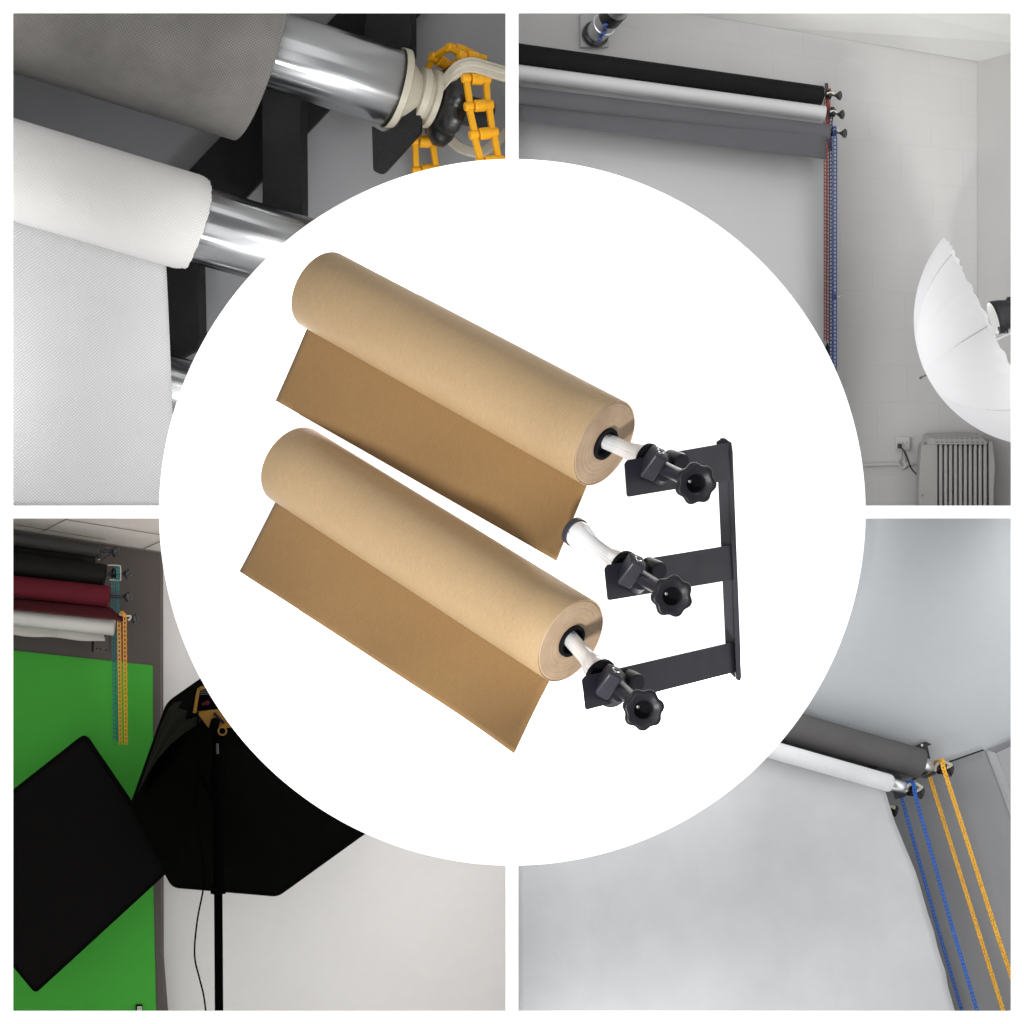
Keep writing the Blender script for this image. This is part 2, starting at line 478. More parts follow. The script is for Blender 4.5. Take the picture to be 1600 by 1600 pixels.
def rod(label, left, cap, hub, block, screw, knob, d_cap, tilt, left_flare, arm_d, turn=0.0):
    """expander rod: chrome sleeve, black end caps, clamp and lobed hand knob"""
    k = math.tan(math.radians(tilt))
    def Pd(p):                                   # depth follows the rod towards the viewer
        dx = math.hypot(p[0] - cap[0], p[1] - cap[1]) * (1 if p[0] > cap[0] else -1)
        return d_cap - dx * 0.001 * k
    C = at(*cap, d_cap); Lp = at(*left, Pd(left))
    u = s(d_cap)
    root = thing('expander_rod', label, 'rod', C, 'chrome expander rods on the bracket arms')
    a = (C - Lp).normalized(); L = (C - Lp).length
    mb = MB()
    if left_flare:
        prof = [(0.000, 21.5 * u), (0.007, 22 * u), (0.014, 20.5 * u), (0.024, 17.0 * u), (0.034, 14.6 * u), (0.045, 13.6 * u), (L * 0.62, 13.6 * u), (L * 0.72, 15 * u), (L * 0.82, 18 * u), (L * 0.90, 21.0 * u), (L - 0.004, 22.5 * u)]
    else:
        prof = [(-0.02, 13.2 * u), (L * 0.50, 13.4 * u), (L * 0.62, 15 * u), (L * 0.74, 18.5 * u), (L * 0.86, 21.5 * u), (L - 0.004, 22.8 * u)]
    # a few shallow slits make the sleeve's expanding fingers
    mb.lathe(Lp, a, prof, 240, mod=lambda th, t, r: 1 - 0.07 * max(0, math.cos(4 * th + 0.6) - 0.97) / 0.03)
    obj('chrome_sleeve', mb, M['chrome'], root, smooth=60)
    if left_flare:
        mb = MB(); mb.lathe(Lp, a, [(-0.010, 0.0001), (-0.010, 21 * u), (-0.008, 23.5 * u), (0.000, 23.8 * u), (0.001, 20 * u)], 48)
        obj('end_cap', mb, M['clampgrey'], root)
    mb = MB(); mb.lathe(C, a, [(-0.004, 20 * u), (-0.004, 24.5 * u), (0.0015, 25.5 * u), (0.003, 24.5 * u), (0.003, 0.0001)], 56)
    obj('end_cap', mb, M['deepblack'], root)
    # base washer on the face of the arm
    H = at(*hub, arm_d(hub[0]) - 0.001)
    n = V((-0.55, -0.80, -0.12)).normalized()
    n = V((0.50, -0.84, -0.16)).normalized()
    mb = MB(); mb.lathe(H, n, [(-0.002, 31 * u), (0.0015, 30 * u), (0.010, 20 * u), (0.014, 17 * u), (0.020, 16 * u), (0.020, 0.0001)], 48)
    obj('base_washer', mb, M['blackplastic'], root)
    K = at(*knob, Pd(knob) - 0.05)
    S0 = at(*block, arm_d(block[0]) - 0.040)
    kx = (K - S0).normalized()
    # clamp block with its set screw, standing up across the shaft
    Sc = at(*screw, arm_d(screw[0]) - 0.046)
    E = Sc + V((-0.021, 0.020, -0.031))
    up = (Sc - E).normalized()
    side = kx.cross(up).normalized(); f = up.cross(side).normalized()
    mid = (Sc + E) / 2
    mb = MB(); mb.box(mid, up * ((Sc - E).length / 2), side * (0.0115), f * 0.0125)
    blk = obj('clamp_block', mb, M['clampgrey'], root, bevel=0.0035, bseg=3)
    mb = MB(); mb.lathe(Sc, up, [(-0.004, 0.0058), (0.0012, 0.0058), (0.0018, 0.0050), (0.0012, 0.0032), (-0.001, 0.0030), (-0.001, 0.0001)], 24)
    obj('screw', mb, M['screw'], blk)
    # second boss behind the shaft
    Q = at(screw[0] + 17, screw[1] + 13, arm_d(screw[0] + 17))
    mb = MB(); mb.lathe(Q, n, [(-0.002, 0.0001), (-0.002, 0.0150), (0.020, 0.0140), (0.026, 0.0125), (0.026, 0.0001)], 40)
    obj('clamp_hub', mb, M['blackplastic'], root)
    ks = 0.99 * s(d_cap)
    mb = MB(); mb.lathe(S0 - kx * 0.004, kx, [(-0.004, 0.0001), (-0.004, 0.0100), ((K - S0).length * 0.5, 0.0098), ((K - S0).length * 0.93, 0.0125), ((K - S0).length, 0.0125)], 40)
    obj('shaft', mb, M['clampgrey'], root, smooth=60)
    # knob faces the viewer and a little to the right and down
    kn = (kx * 0.55 + V((0.10, -0.85, -0.08))).normalized()
    mb = MB()
    pr = [(-24, 12), (-22, 15.5), (-17, 20.5), (-12, 26), (-7, 30), (-2, 32.2), (3, 33), (7, 32.2), (9.5, 30), (10, 28), (9, 23), (6.5, 18.0), (5.5, 15.4), (4, 14.0), (-9, 13.2)]
    mb.lathe(K, kn, [(t * u, r * u) for t, r in pr], 112, mod=lambda th, t, r: 1 - (0.125 * ((1 + math.cos(7 * th + turn)) / 2) ** 1.25 * min(1, max(0, (r / u - 19) / 8))), ref=V((0.3, 0, 1)))
    kb = obj('knob', mb, M['blackplastic'], root, smooth=60)
    mb = MB(); mb.lathe(K, kn, [(-8.5 * u, 13.3 * u), (-9 * u, 0.0001)], 32)
    obj('recess', mb, M['deepblack'], kb)
    mb = MB(); q = K + kn * (-7.5 * u) + V((-0.0055, 0, 0.0015))
    mb.lathe(q, kn, [(-0.002, 0.0026), (0.001, 0.0026), (0.0016, 0.0016), (0.0016, 0.0001)], 20)
    obj('screw', mb, M['screw'], kb)

dA = lambda x: lerp(-0.506, -0.298, (x - 977) / (1142 - 977))
dB = lambda x: lerp(-0.540, -0.280, (x - 946) / (1148 - 946))
dC = lambda x: lerp(-0.573, -0.264, (x - 911) / (1152 - 911))
rod('chrome rod with black hand knob on the topmost arm, plugged into the upper paper roll', (951, 691), (1011, 717), (1026, 733), (1040, 733), (1032, 706), (1086, 755), -0.452, 31, False, dA)
rod('bare chrome rod with a flared capped end and black hand knob on the middle arm', (901, 833), (974, 884), (990, 902), (1004, 903), (997, 874), (1049, 931), -0.490, 35, True, dB, 2.1)
rod('chrome rod with black hand knob on the bottommost arm, plugged into the lower paper roll', (893, 1000), (938, 1052), (958, 1076), (970, 1076), (962, 1048), (1004.5, 1108), -0.525, 35, False, dC, 4.4)

#@@ROOMS@@
# ================================================================== the four studio rooms behind the openings
beige, yel = srgb(205, 198, 178), srgb(255, 172, 10)
M['beige'] = mat('beige_plastic', (0.56, 0.52, 0.42), 0.42, var=0.05, vscale=60, bump=0.03)
M['yellow'] = mat('yellow_chain_plastic', (0.97, 0.47, 0.012), 0.38)
M['blue'] = mat('blue_chain_plastic', (0.008, 0.040, 0.19), 0.4, var=0.06, vscale=80)
M['navy'] = mat('navy_chain_plastic', (0.006, 0.022, 0.10), 0.4, var=0.06, vscale=80)
M['red'] = mat('red_chain_plastic', (0.32, 0.045, 0.025), 0.45, var=0.06, vscale=80)
M['teal'] = mat('teal_chain_plastic', (0.004, 0.17, 0.17), 0.4, var=0.06, vscale=80)
M['rough_black'] = mat('grained_black_paint', (0.0085, 0.0085, 0.009), 0.5, var=0.4, vscale=400, bump=0.9, bscale=420, bdist=0.003, spec=0.35)
M['tube'] = mat('aluminium_tube', (0.66, 0.67, 0.68), 0.30, 1.0)
def brushed(m, axis):       # fine drawing marks along the tube: reflections stretch along its axis
    tt = NT(m); cx = tt.node('ShaderNodeCombineXYZ')
    for i_, c_ in enumerate(axis): cx.inputs[i_].default_value = c_
    tt.link(cx.outputs[0], tt.b.inputs['Tangent']); tt.b.inputs['Anisotropic'].default_value = 0.96
    return m
M['gloss_black'] = mat('gloss_black_plastic', (0.012, 0.012, 0.012), 0.28)

def rounded(pts, r, d=None, n=5):
    """photo-pixel polygon with rounded corners; pts may carry their own radius"""
    out = []
    m = len(pts)
    for i in range(m):
        c = pts[i]; p = pts[i - 1]; q = pts[(i + 1) % m]
        rr = c[2] if len(c) > 2 else r
        def al(z):
            L = math.hypot(z[0] - c[0], z[1] - c[1]); k = min(rr / L, 0.49)
            return (c[0] + (z[0] - c[0]) * k, c[1] + (z[1] - c[1]) * k)
        a, b = al(p), al(q)
        for k in range(n + 1):
            t = k / n
            out.append(((1 - t) ** 2 * a[0] + 2 * t * (1 - t) * c[0] + t * t * b[0], (1 - t) ** 2 * a[1] + 2 * t * (1 - t) * c[1] + t * t * b[1]))
    return [at(x, y, d) for x, y in out] if d is not None else out

def resample(path, step):
    out = [path[0].copy()]; need = step
    for a, b in zip(path, path[1:]):
        L = (b - a).length; pos = 0.0
        while L - pos >= need:
            pos += need; out.append(a + (b - a) * (pos / L)); need = step
        need -= (L - pos)
    return out

def smoothpath(pts, n=8):
    out = []
    P = [pts[0]] + list(pts) + [pts[-1]]
    for i in range(1, len(P) - 2):
        p0, p1, p2, p3 = P[i - 1], P[i], P[i + 1], P[i + 2]
        for k in range(n):
            t = k / n
            out.append(0.5 * ((2 * p1) + (p2 - p0) * t + (2 * p0 - 5 * p1 + 4 * p2 - p3) * t * t + (3 * p1 - p0 - 3 * p2 + p3) * t ** 3))
    out.append(pts[-1].copy())
    return out

def ladder(mb, path, wdir, width, step, rail, rung, depth=None):
    """ladder chain: two side rails and a cross barrel for each link"""
    pts = resample(path, step); depth = depth or rail
    for i, (a, b) in enumerate(zip(pts, pts[1:])):
        t = (b - a).normalized(); wd = (wdir - t * wdir.dot(t)).normalized(); nn = t.cross(wd)
        k = 1.0 if i % 2 else 0.86
        for sg in (-1, 1):
            mb.bar(a + wd * sg * (width / 2 - rail / 2) * k, b + wd * sg * (width / 2 - rail / 2) * k, rail, depth, up=nn)
        mb.bar(a - wd * width * 0.42, a + wd * width * 0.42, rung, depth, up=nn)
    return mb

def screen_roll(name, label, group, pl, dl, pr, dr, r, m, taper=0.0, lip=0.004, cat='backdrop roll', segs=96, rough_end=0.0, parts=None):
    """cloth or paper wound on a tube: the rolled cloth is the first part"""
    A, B = at(*pl, dl), at(*pr, dr)
    a = (B - A).normalized(); L = (B - A).length
    R = r * s((dl + dr) / 2)
    root = thing(name, label, cat, A, group)
    mb = MB()
    prof = [(L * k / 12, R * (1 + taper * (0.5 - k / 12))) for k in range(12)]
    Re = R * (1 - taper / 2)
    prof += [(L - lip, Re), (L - lip * 0.4, Re - lip * 0.2), (L, Re - lip), (L, Re * 0.5), (L - 0.01, Re * 0.3)]
    mb.lathe(A, a, prof, segs)
    obj('rolled_cloth', mb, m, root, smooth=50)
    return root, A, B, a, R

def tube_part(root, p0, p1, r, m=None, name='tube'):
    mb = MB(); mb.cyl(p0, p1, r, segs=64, lip=0.001)
    return obj(name, mb, m or M['tube'], root, smooth=50)

def drive(label, p0, p1, d, r, group, yoke=None, wheel=None, axis=None, dk=0.0, yr=1.0, stem=None, sub='beige'):
    """chain drive plugged into a tube's end: stem, lobed knob, wheel and the beige yoke round it"""
    a0 = at(*p0, d); k0 = at(*p1, d + dk); u = s(d)
    root = thing('chain_drive', label, 'chain drive', a0, group)
    ax = axis or (k0 - a0).normalized()
    st_ = stem or r * 0.28
    mb = MB(); mb.cyl(a0, k0, st_ * u, segs=20, lip=0.0004)
    obj('stem', mb, M['blackplastic'], root)
    mb = MB()
    mb.lathe(k0, ax, [(-0.95 * r * u, 0.0001), (-0.95 * r * u, 0.34 * r * u), (-0.5 * r * u, 0.5 * r * u), (-0.12 * r * u, 0.92 * r * u), (0.1 * r * u, r * u), (0.35 * r * u, 0.96 * r * u), (0.45 * r * u, 0.8 * r * u), (0.4 * r * u, 0.4 * r * u), (0.3 * r * u, 0.0001)], 56,
             mod=lambda th, t, q: 1 + (0.08 * math.cos(7 * th) if q > 0.7 * r * u else 0))
    obj('knob', mb, M['gloss_black'], root, smooth=60)
    if wheel:
        (wx, wy, wr, wt) = wheel
        W = at(wx, wy, d); mb = MB()
        wax = V((0.92, 0.35, -0.12)).normalized()
        mb.lathe(W - wax * wt * u / 2, wax, [(0, 0.0001), (0, wr * u), (wt * u * 0.35, wr * u), (wt * u * 0.4, wr * u * 0.8), (wt * u * 0.6, wr * u * 0.8), (wt * u * 0.65, wr * u), (wt * u, wr * u), (wt * u, 0.0001)], 40)
        obj('wheel', mb, M['gloss_black'], root)
    if yoke:
        pts = smoothpath([at(x, y, d - 0.006) for x, y in yoke], 5)
        mb = MB(); mb.tube(pts, yr * u, 8)
        obj('yoke', mb, M[sub], root)
    return root

# ---------------------------------------------------------------- ROOM 1 (grey wall, two cloth rolls close up)
def painted(name, color, rough=0.5):
    m = bpy.data.materials.new(name); m.use_nodes = True
    t = NT(m)
    n = t.noise(4, 4); n2 = t.noise(60, 4)
    f = t.math('ADD', t.math('MULTIPLY', n, 0.16), 0.92)
    f = t.math('ADD', f, t.math('MULTIPLY', t.math('SUBTRACT', n2, 0.5), 0.05))
    cc = t.node('ShaderNodeCombineXYZ')
    for i in range(3): t.link(f, cc.inputs[i])
    rgb = t.node('ShaderNodeRGB'); rgb.outputs[0].default_value = (*color, 1)
    t.link(t.mul(rgb.outputs[0], cc.outputs[0]), t.b.inputs['Base Color'])
    t.b.inputs['Roughness'].default_value = rough
    b1 = t.bump(n2, 0.12, 0.002)
    vo = t.node('ShaderNodeTexVoronoi'); vo.inputs['Scale'].default_value = 16; t.link(t.obj(), vo.inputs['Vector'])
    pit = t.math('LESS_THAN', vo.outputs['Distance'], 0.045)
    t.bump(pit, 0.5, 0.002, b1)
    return m
M['wall1'] = painted('grey_wall_paint', (0.36, 0.365, 0.38), 0.45)
M['cloth_grey'] = fabric('grey_nonwoven', (0.230, 0.221, 0.209), 0.0054, 0.42, blot=0.42)
M['cloth_white'] = fabric('white_nonwoven', (0.80, 0.79, 0.775), 0.0052, 0.20, blot=0.03)
M['sheet_white'] = fabric('white_nonwoven_sheet', (0.70, 0.70, 0.705), 0.0060, 0.30, blot=0.05)

mb = MB(); mb.grid(lambda u, v: V((lerp(-1.0, -0.007, u), 0.66 - 0.02 * u, lerp(0.007, 1.0, v))), 2, 2)
struct('grey_wall', mb, M['wall1'])

G1 = 'cloth rolls in the grey room'
ax1 = None
root, a_, b_, ax1, R1_ = screen_roll('screen_roll', 'grey cloth roll on the upper shiny tube, nothing hanging from it', G1, (-110, -93), 0.215, (409, 72), 0.393, 156, M['cloth_grey'], lip=0.003)
M['tube_big'] = brushed(mat('drawn_aluminium_tube', (0.50, 0.51, 0.52), 0.23, 1.0), ax1)
tube_part(root, b_ - ax1 * 0.05, at(618, 138, 0.466), 62 * s(0.43), M['tube_big'])

G2 = G1
root2, a2, b2, ax2, R2_ = screen_roll('screen_roll', 'white cloth roll on the lower shiny tube with a white sheet hanging from it', G1, (-110, 226), 0.175, (292, 346), 0.318, 77, M['cloth_white'], lip=0.0008)
mb = MB()   # loose inner turns of the roll showing at its end
_, f1, f2 = basis(ax2)
for k, (dt, rr) in enumerate(((0.005, 0.988), (0.011, 0.968), (0.017, 0.945))):
    def turn(u, v, dt=dt, rr=rr, k=k):
        th = 2 * PI * u; e = 0.0012 * math.sin(3 * th + k * 2) + 0.0006 * math.sin(17 * th + k) + 0.0004 * math.sin(41 * th)
        r_w = R2_ * rr * (1 + 0.006 * math.sin(4 * th + k)) - (0.004 if v > 0.9 else 0)
        return b2 + (f1 * math.cos(th) + f2 * math.sin(th)) * r_w + ax2 * (-0.02 + (0.02 + dt + e) * min(1, v / 0.85))
    mb.grid(turn, 160, 7, lambda u, v: (v * 0.03, u * 0.48))
obj('loose_turns', mb, M['cloth_white'], root2)
tube_part(root2, b2 - ax2 * 0.03, at(500, 406, 0.405), 60 * s(0.35), M['tube_big'])
mb = MB()
TL_, TR_ = at(-110, 250, 0.205), at(258, 372, 0.340)
def sheet1(u, v):
    px = lerp(-110, lerp(257, 275, v ** 0.8), u); py = lerp(lerp(275, 378, u), 792, v)
    d = lerp(0.215, 0.345, u) + 0.010 * v * math.sin(u * 9) * (1 - 0.3 * u)
    return at(px, py, d)
mb.grid(sheet1, 40, 40, lambda u, v: (u * 0.42 + v * 0.03, v * 0.55))
obj('hanging_sheet', mb, M['sheet_white'], root2, solid=0.0012, smooth=60)

t3 = thing('metal_tube', 'bare shiny tube low behind the edge of the hanging white cloth', 'tube', at(180, 590, 0.42), G1)
tube_part(t3, at(160, 582, 0.42), at(345, 640, 0.475), 60 * s(0.45), M['tube_big'], name='tube')
mb = MB(); mb.lathe(at(345, 640, 0.475), ax2, [(-0.004, 62 * s(0.46)), (0.008, 62 * s(0.46)), (0.008, 0.001)], 48)
obj('end_ring', mb, M['beige'], t3)

br = thing('wall_bracket', 'grained black steel bracket with diagonal strut and notched arms behind the two cloth rolls', 'bracket', at(440, 560, 0.6))
ex = V((0.010, 0.022, 0.002))
mb = MB(); mb.prism([at(x, y, 0.600) for x, y in ((255, 308), (620, -79), (750, -79), (345, 350))], V((0.002, 0.012, 0))); obj('strut', mb, M['rough_black'], br, bevel=0.002)
mb = MB(); mb.prism([at(x, y, 0.515) for x, y in ((582, -60), (642, -60), (642, 88), (636, 100), (600, 120), (560, 110))], ex); obj('arm', mb, M['rough_black'], br, bevel=0.002)
mb = MB(); mb.prism([at(x, y, 0.448) for x, y in rounded([(581, 196), (598, 206, 3), (618, 198, 8), (637, 170, 6), (650, 133, 2), (657, 150, 2), (657, 206, 5), (597, 272, 8), (583, 267, 5)], 3)], V((0.003, 0.010, -0.001))); obj('notched_plate', mb, M['rough_black'], br, bevel=0.002)
mb = MB(); mb.prism([at(x, y, 0.500) for x, y in ((408, 120), (470, 120), (472, 338), (468, 352), (440, 370), (410, 360))], ex); obj('arm', mb, M['rough_black'], br, bevel=0.002)
mb = MB(); mb.prism([at(x, y, 0.545) for x, y in ((230, 395), (310, 395), (313, 530), (306, 545), (262, 570), (230, 560))], ex); obj('arm', mb, M['rough_black'], br, bevel=0.002)

# beige liner, plug, wheel and yoke of the upper tube
cd = thing('chain_drive', 'large beige chain drive with black lobed wheel in the upper shiny tube', 'chain drive', at(628, 141, 0.472), 'chain drives')
E1 = at(614, 137, 0.462)
n1 = (ax1 + V((0.10, 0.06, 0.0))).normalized()
mb = MB(); u = s(0.46)
mb.lathe(E1 + ax1 * 0.004, n1, [(-0.004, 62.6 * u), (-0.004, 64.6 * u), (0.008, 64.6 * u), (0.010, 62 * u), (0.010, 0.001)], 64)
obj('liner', mb, M['beige'], cd, smooth=40)
mb = MB()
mb.lathe(E1 + ax1 * 0.012, n1, [(0, 0.001), (0, 50 * u), (0.012, 46 * u), (0.030, 34 * u), (0.032, 44 * u), (0.044, 45 * u), (0.046, 40 * u), (0.052, 38 * u), (0.054, 46 * u), (0.064, 46 * u), (0.066, 30 * u), (0.066, 0.001)], 64)
obj('plug', mb, M['beige'], cd, smooth=40)
Wc = E1 + ax1 * 0.103
mb = MB()
mb.lathe(Wc, n1, [(-0.026, 0.001), (-0.026, 30 * u), (-0.020, 56 * u), (-0.008, 67 * u), (0.008, 67 * u), (0.018, 56 * u), (0.024, 36 * u), (0.024, 0.001)], 96, mod=lambda th, t, r: 1 - (0.13 * ((1 + math.cos(7 * th)) / 2) ** 3 if r > 45 * u else 0))
obj('wheel', mb, M['gloss_black'], cd, smooth=50)
mb = MB(); mb.cyl(Wc, Wc + ax1 * 0.080 + V((0, 0.0, 0.003)), 24 * u, segs=40); obj('stem', mb, M['blackplastic'], cd)
mb = MB()
yp = smoothpath([at(684, 150, 0.475), at(697, 128, 0.452), at(716, 108, 0.435), at(738, 102, 0.432), at(765, 109, 0.437), at(793, 117, 0.441)], 6)
mb.strap(yp, 24 * u, 9 * u, V((0.1, 0.1, 1)))
mb.strap([p + V((0.001, -0.005, 0.003)) for p in yp], 9 * u, 4 * u, V((0.1, 0.1, 1)))
obj('yoke', mb, M['beige'], cd, bevel=0.002)
mb = MB()
yp = smoothpath([at(700, 214, 0.55), at(722, 232, 0.54), at(752, 238, 0.53), at(775, 222, 0.53), at(793, 206, 0.535)], 6)
mb.strap(yp, 17 * u, 9 * u, V((0.1, 0.2, 1)))
obj('yoke', mb, M['beige'], cd, bevel=0.002)

ch = thing('bead_chain', 'thick yellow plastic ladder chain looped over the big black wheel in the grey room', 'chain', at(700, 330, 0.5), 'plastic pull chains')
path = smoothpath([at(*p) for p in ((678, 400, .555), (668, 290, .555), (662, 215, .555), (668, 150, .555), (679, 112, .545), (699, 90, .525), (726, 76, .488), (741, 98, .452), (745, 140, .430), (752, 190, .422), (763, 240, .415), (776, 310, .41), (790, 400, .41))], 10)
pts = resample(path, 45 * u)
for a, b in zip(pts, pts[1:]):
    t = (b - a).normalized(); wd = (ax1 + V((0.05, 0, 0.02)) - t * ax1.dot(t)).normalized(); nn = t.cross(wd)
    mb = MB(); w2 = 17 * u
    for sg in (-1, 1):
        for o_, ww, hh in ((0.0, 9 * u, 8 * u),):
            mb.bar(a + wd * sg * w2 - t * 2 * u, b + wd * sg * (w2 - 2.5 * u) + t * 3 * u, ww, hh, up=nn)
        mb.cyl(a + wd * sg * (w2 - 7 * u) + t * 3 * u, a + wd * sg * (w2 + 6.5 * u) + t * 3 * u, 7.2 * u, segs=20, lip=0.0008)
    mb.cyl(a - wd * (w2 - 9 * u) + t * 3 * u, a + wd * (w2 - 7 * u) + t * 3 * u, 9.5 * u, segs=24, lip=0.0012)
    obj('link', mb, M['yellow'], ch, bevel=0.0012)

# ---------------------------------------------------------------- ROOM 2 (painted block wall, umbrella, radiator)
M['block'] = blocks('painted_block_wall', (0.49, 0.485, 0.475))
M['ceil2'] = painted('white_ceiling_paint', (0.66, 0.66, 0.645), 0.8)
M['paper_black'] = mat('black_paper', (0.0065, 0.0065, 0.007), 0.7, spec=0.12)
M['paper_white'] = mat('white_paper', (0.58, 0.58, 0.585), 0.95, spec=0.05)
M['paper_grey'] = mat('charcoal_paper', (0.105, 0.103, 0.112), 0.75, var=0.06, vscale=12, spec=0.15)
M['vinyl'] = mat('pale_grey_vinyl', (0.42, 0.42, 0.425), 0.65, var=0.03, vscale=6)
DW = 0.50
mb = MB()
def wall2(u, v):
    return V((lerp(0.007, 0.842, u), DW, lerp(0.007, 1.0, v)))
def wuv(u, v):
    p = wall2(u, v); px = 800 + p.x / s(DW); py = 800 - p.z / s(DW)
    sl = 0.17 * max(0, min(1, (620 - py) / 600))          # upper courses fall away to one side
    return ((px + (700 - py) * 0.03) / 1000 - 0.014, (py - sl * (px - 1440)) / 1000 - 0.001)
mb.grid(wall2, 40, 40, wuv)
struct('block_wall', mb, M['block'], fix=True)
mb = MB(); mb.prism([at(1528, 60, DW - 0.002), at(1528, 794, DW - 0.002), at(1720, 794, 0.32), at(1720, -60, 0.32)], V((0.01, 0.03, 0)))
struct('side_wall', mb, painted('side_wall_paint', (0.46, 0.455, 0.445), 0.8), smooth=0)
mb = MB(); mb.prism([at(1040, 15, DW - 0.001), at(1210, 43, DW - 0.001), at(1528, 96, DW - 0.003), at(1640, 70, 0.40), at(1640, -60, 0.25), at(1040, -60, 0.40)], V((0, 0.01, 0.02)))
struct('ceiling', mb, M['ceil2'], smooth=0)

G = 'backdrop rolls in the block walled room'
def flap(root, name, x0, y0a, y0b, x1, y1a, y1b, d, m, wav=0.0):
    mb = MB()
    mb.grid(lambda u, v: at(lerp(x0, x1, u), lerp(lerp(y0a, y1a, u), lerp(y0b, y1b, u), v), d + wav * math.sin(u * 11 + v) * v), 30, 10)
    return obj(name, mb, m, root, solid=0.001, smooth=60)
r_, A, B, a, R = screen_roll('paper_roll', 'black backdrop roll, topmost of the three under the metal pipe', G, (805, 84), 0.36, (1286, 150), 0.375, 16, M['paper_black'], taper=0.10, lip=0.003)
r_, A, B, a, R = screen_roll('paper_roll', 'white backdrop roll between the black roll and the charcoal roll', G, (805, 112.5), 0.36, (1290, 178), 0.375, 12.5, M['paper_white'], lip=0.003)
flap(r_, 'hanging_sheet', 806, 114, 137, 1285.5, 182, 204, 0.378, M['paper_white'])
r_, A, B, a, R = screen_roll('paper_roll', 'charcoal backdrop roll with a short charcoal flap hanging below it', G, (805, 147.5), 0.335, (1297, 208), 0.35, 13.5, M['paper_grey'], lip=0.003)
flap(r_, 'hanging_flap', 806, 147, 188, 1291, 208, 249, 0.338, M['paper_grey'], 0.002)
mb = MB()
mb.grid(lambda u, v: at(lerp(806, 1287, u), lerp(lerp(167, 232, u), 793, v), 0.385 + 0.02 * v), 10, 10)
single('vinyl_sheet', mb, M['vinyl'], 'wide pale grey backdrop sheet hanging below the charcoal flap', 'backdrop sheet', solid=0.001)

wb = thing('wall_bracket', 'thin black bracket hooks at the ends of the three backdrop rolls by the red chain', 'bracket', at(1290, 230, 0.45))
for (x, y) in ((1287, 151), (1291, 180), (1296, 210)):
    mb = MB(); mb.tube(smoothpath([at(x + 4, y - 9, 0.39), at(x - 1, y + 3, 0.385), at(x - 2, y + 6, 0.40), at(x - 3, y + 5, 0.49)], 5), 0.0016, 6); obj('hook', mb, M['gloss_black'], wb)
mb = MB(); mb.bar(at(1291, 130, 0.488), at(1297, 236, 0.488), 0.006, 0.004); obj('upright', mb, M['gloss_black'], wb)
GD = 'small chain drives in the block walled room'
kax = V((0.86, -0.48, -0.12)).normalized()
drive('black mushroom knob with white yoke at the end of the black roll', (1289, 148), (1311, 149.5), 0.37, 7, GD, [(1292, 146), (1299, 144.5), (1304, 147)], (1295, 148, 7, 5), axis=kax, yr=1.6, stem=1.6)
drive('black mushroom knob with white yoke at the end of the white roll', (1293, 176), (1315, 179), 0.37, 7, GD, [(1297, 174.5), (1303, 173), (1308, 176)], (1301, 176, 7, 5), axis=kax, yr=1.6, stem=1.6)
drive('black mushroom knob with white yoke at the end of the charcoal roll', (1298, 206), (1319, 208.5), 0.345, 7, GD, [(1301, 203.5), (1306, 202), (1311, 205)], (1303, 206, 7, 5), axis=kax, yr=1.6, stem=1.6)

GC = 'plastic pull chains'
u2 = s(0.38)
wd = V((1, 0.25, 0)).normalized()
mb = MB()
ladder(mb, [at(1295, 140, 0.385), at(1289.5, 160, 0.395), at(1289.5, 535, 0.43)], wd, 5.4 * u2, 5.4 * u2, 1.2 * u2, 1.8 * u2)
ladder(mb, [at(1296, 139, 0.375), at(1295, 160, 0.375), at(1293.5, 535, 0.42)], wd, 5.4 * u2, 5.4 * u2, 1.2 * u2, 1.8 * u2)
single('bead_chain', mb, M['red'], 'red ladder chain hanging from the black roll beside the backdrop sheet', 'chain', GC)
mb = MB(); mb.lathe(at(1293, 536, 0.42), V((0, 0, -1)), [(0, 0.0001), (0, 0.0015), (0.004, 0.0025), (0.010, 0.0045), (0.020, 0.0045), (0.024, 0.003), (0.024, 0.0001)], 24)
single('chain_weight', mb, M['gloss_black'], 'small black weight on the lower end of the red chain', 'chain weight')
mb = MB()
ladder(mb, [at(1301, 168, 0.37), at(1298, 190, 0.38), at(1298.5, 640, 0.42)], wd, 6.2 * u2, 5.6 * u2, 1.5 * u2, 1.9 * u2)
single('bead_chain', mb, M['navy'], 'dark blue ladder chain hanging from the white roll, next to the red chain', 'chain', GC)
mb = MB()
ladder(mb, [at(1304, 198, 0.335), at(1305, 220, 0.34), at(1304.5, 640, 0.39)], wd, 6.4 * u2, 5.8 * u2, 1.3 * u2, 1.8 * u2)
single('bead_chain', mb, M['blue'], 'brighter blue ladder chain hanging from the charcoal roll', 'chain', GC)
cc_ = thing('chain_clip', 'small brown clip on the blue chains halfway down', 'clip', at(1304, 467, 0.385))
mb = MB(); mb.box(at(1304, 464, 0.385), V((0.003, 0, 0)), V((0, 0.004, 0)), V((0, 0, 0.0055))); obj('body', mb, mat('clip_brown', (0.05, 0.035, 0.03), 0.5), cc_, bevel=0.001)
mb = MB(); mb.tube([at(1306, 464, 0.385), at(1314, 462, 0.385)], 0.0009, 6); obj('pin', mb, M['screw'], cc_)

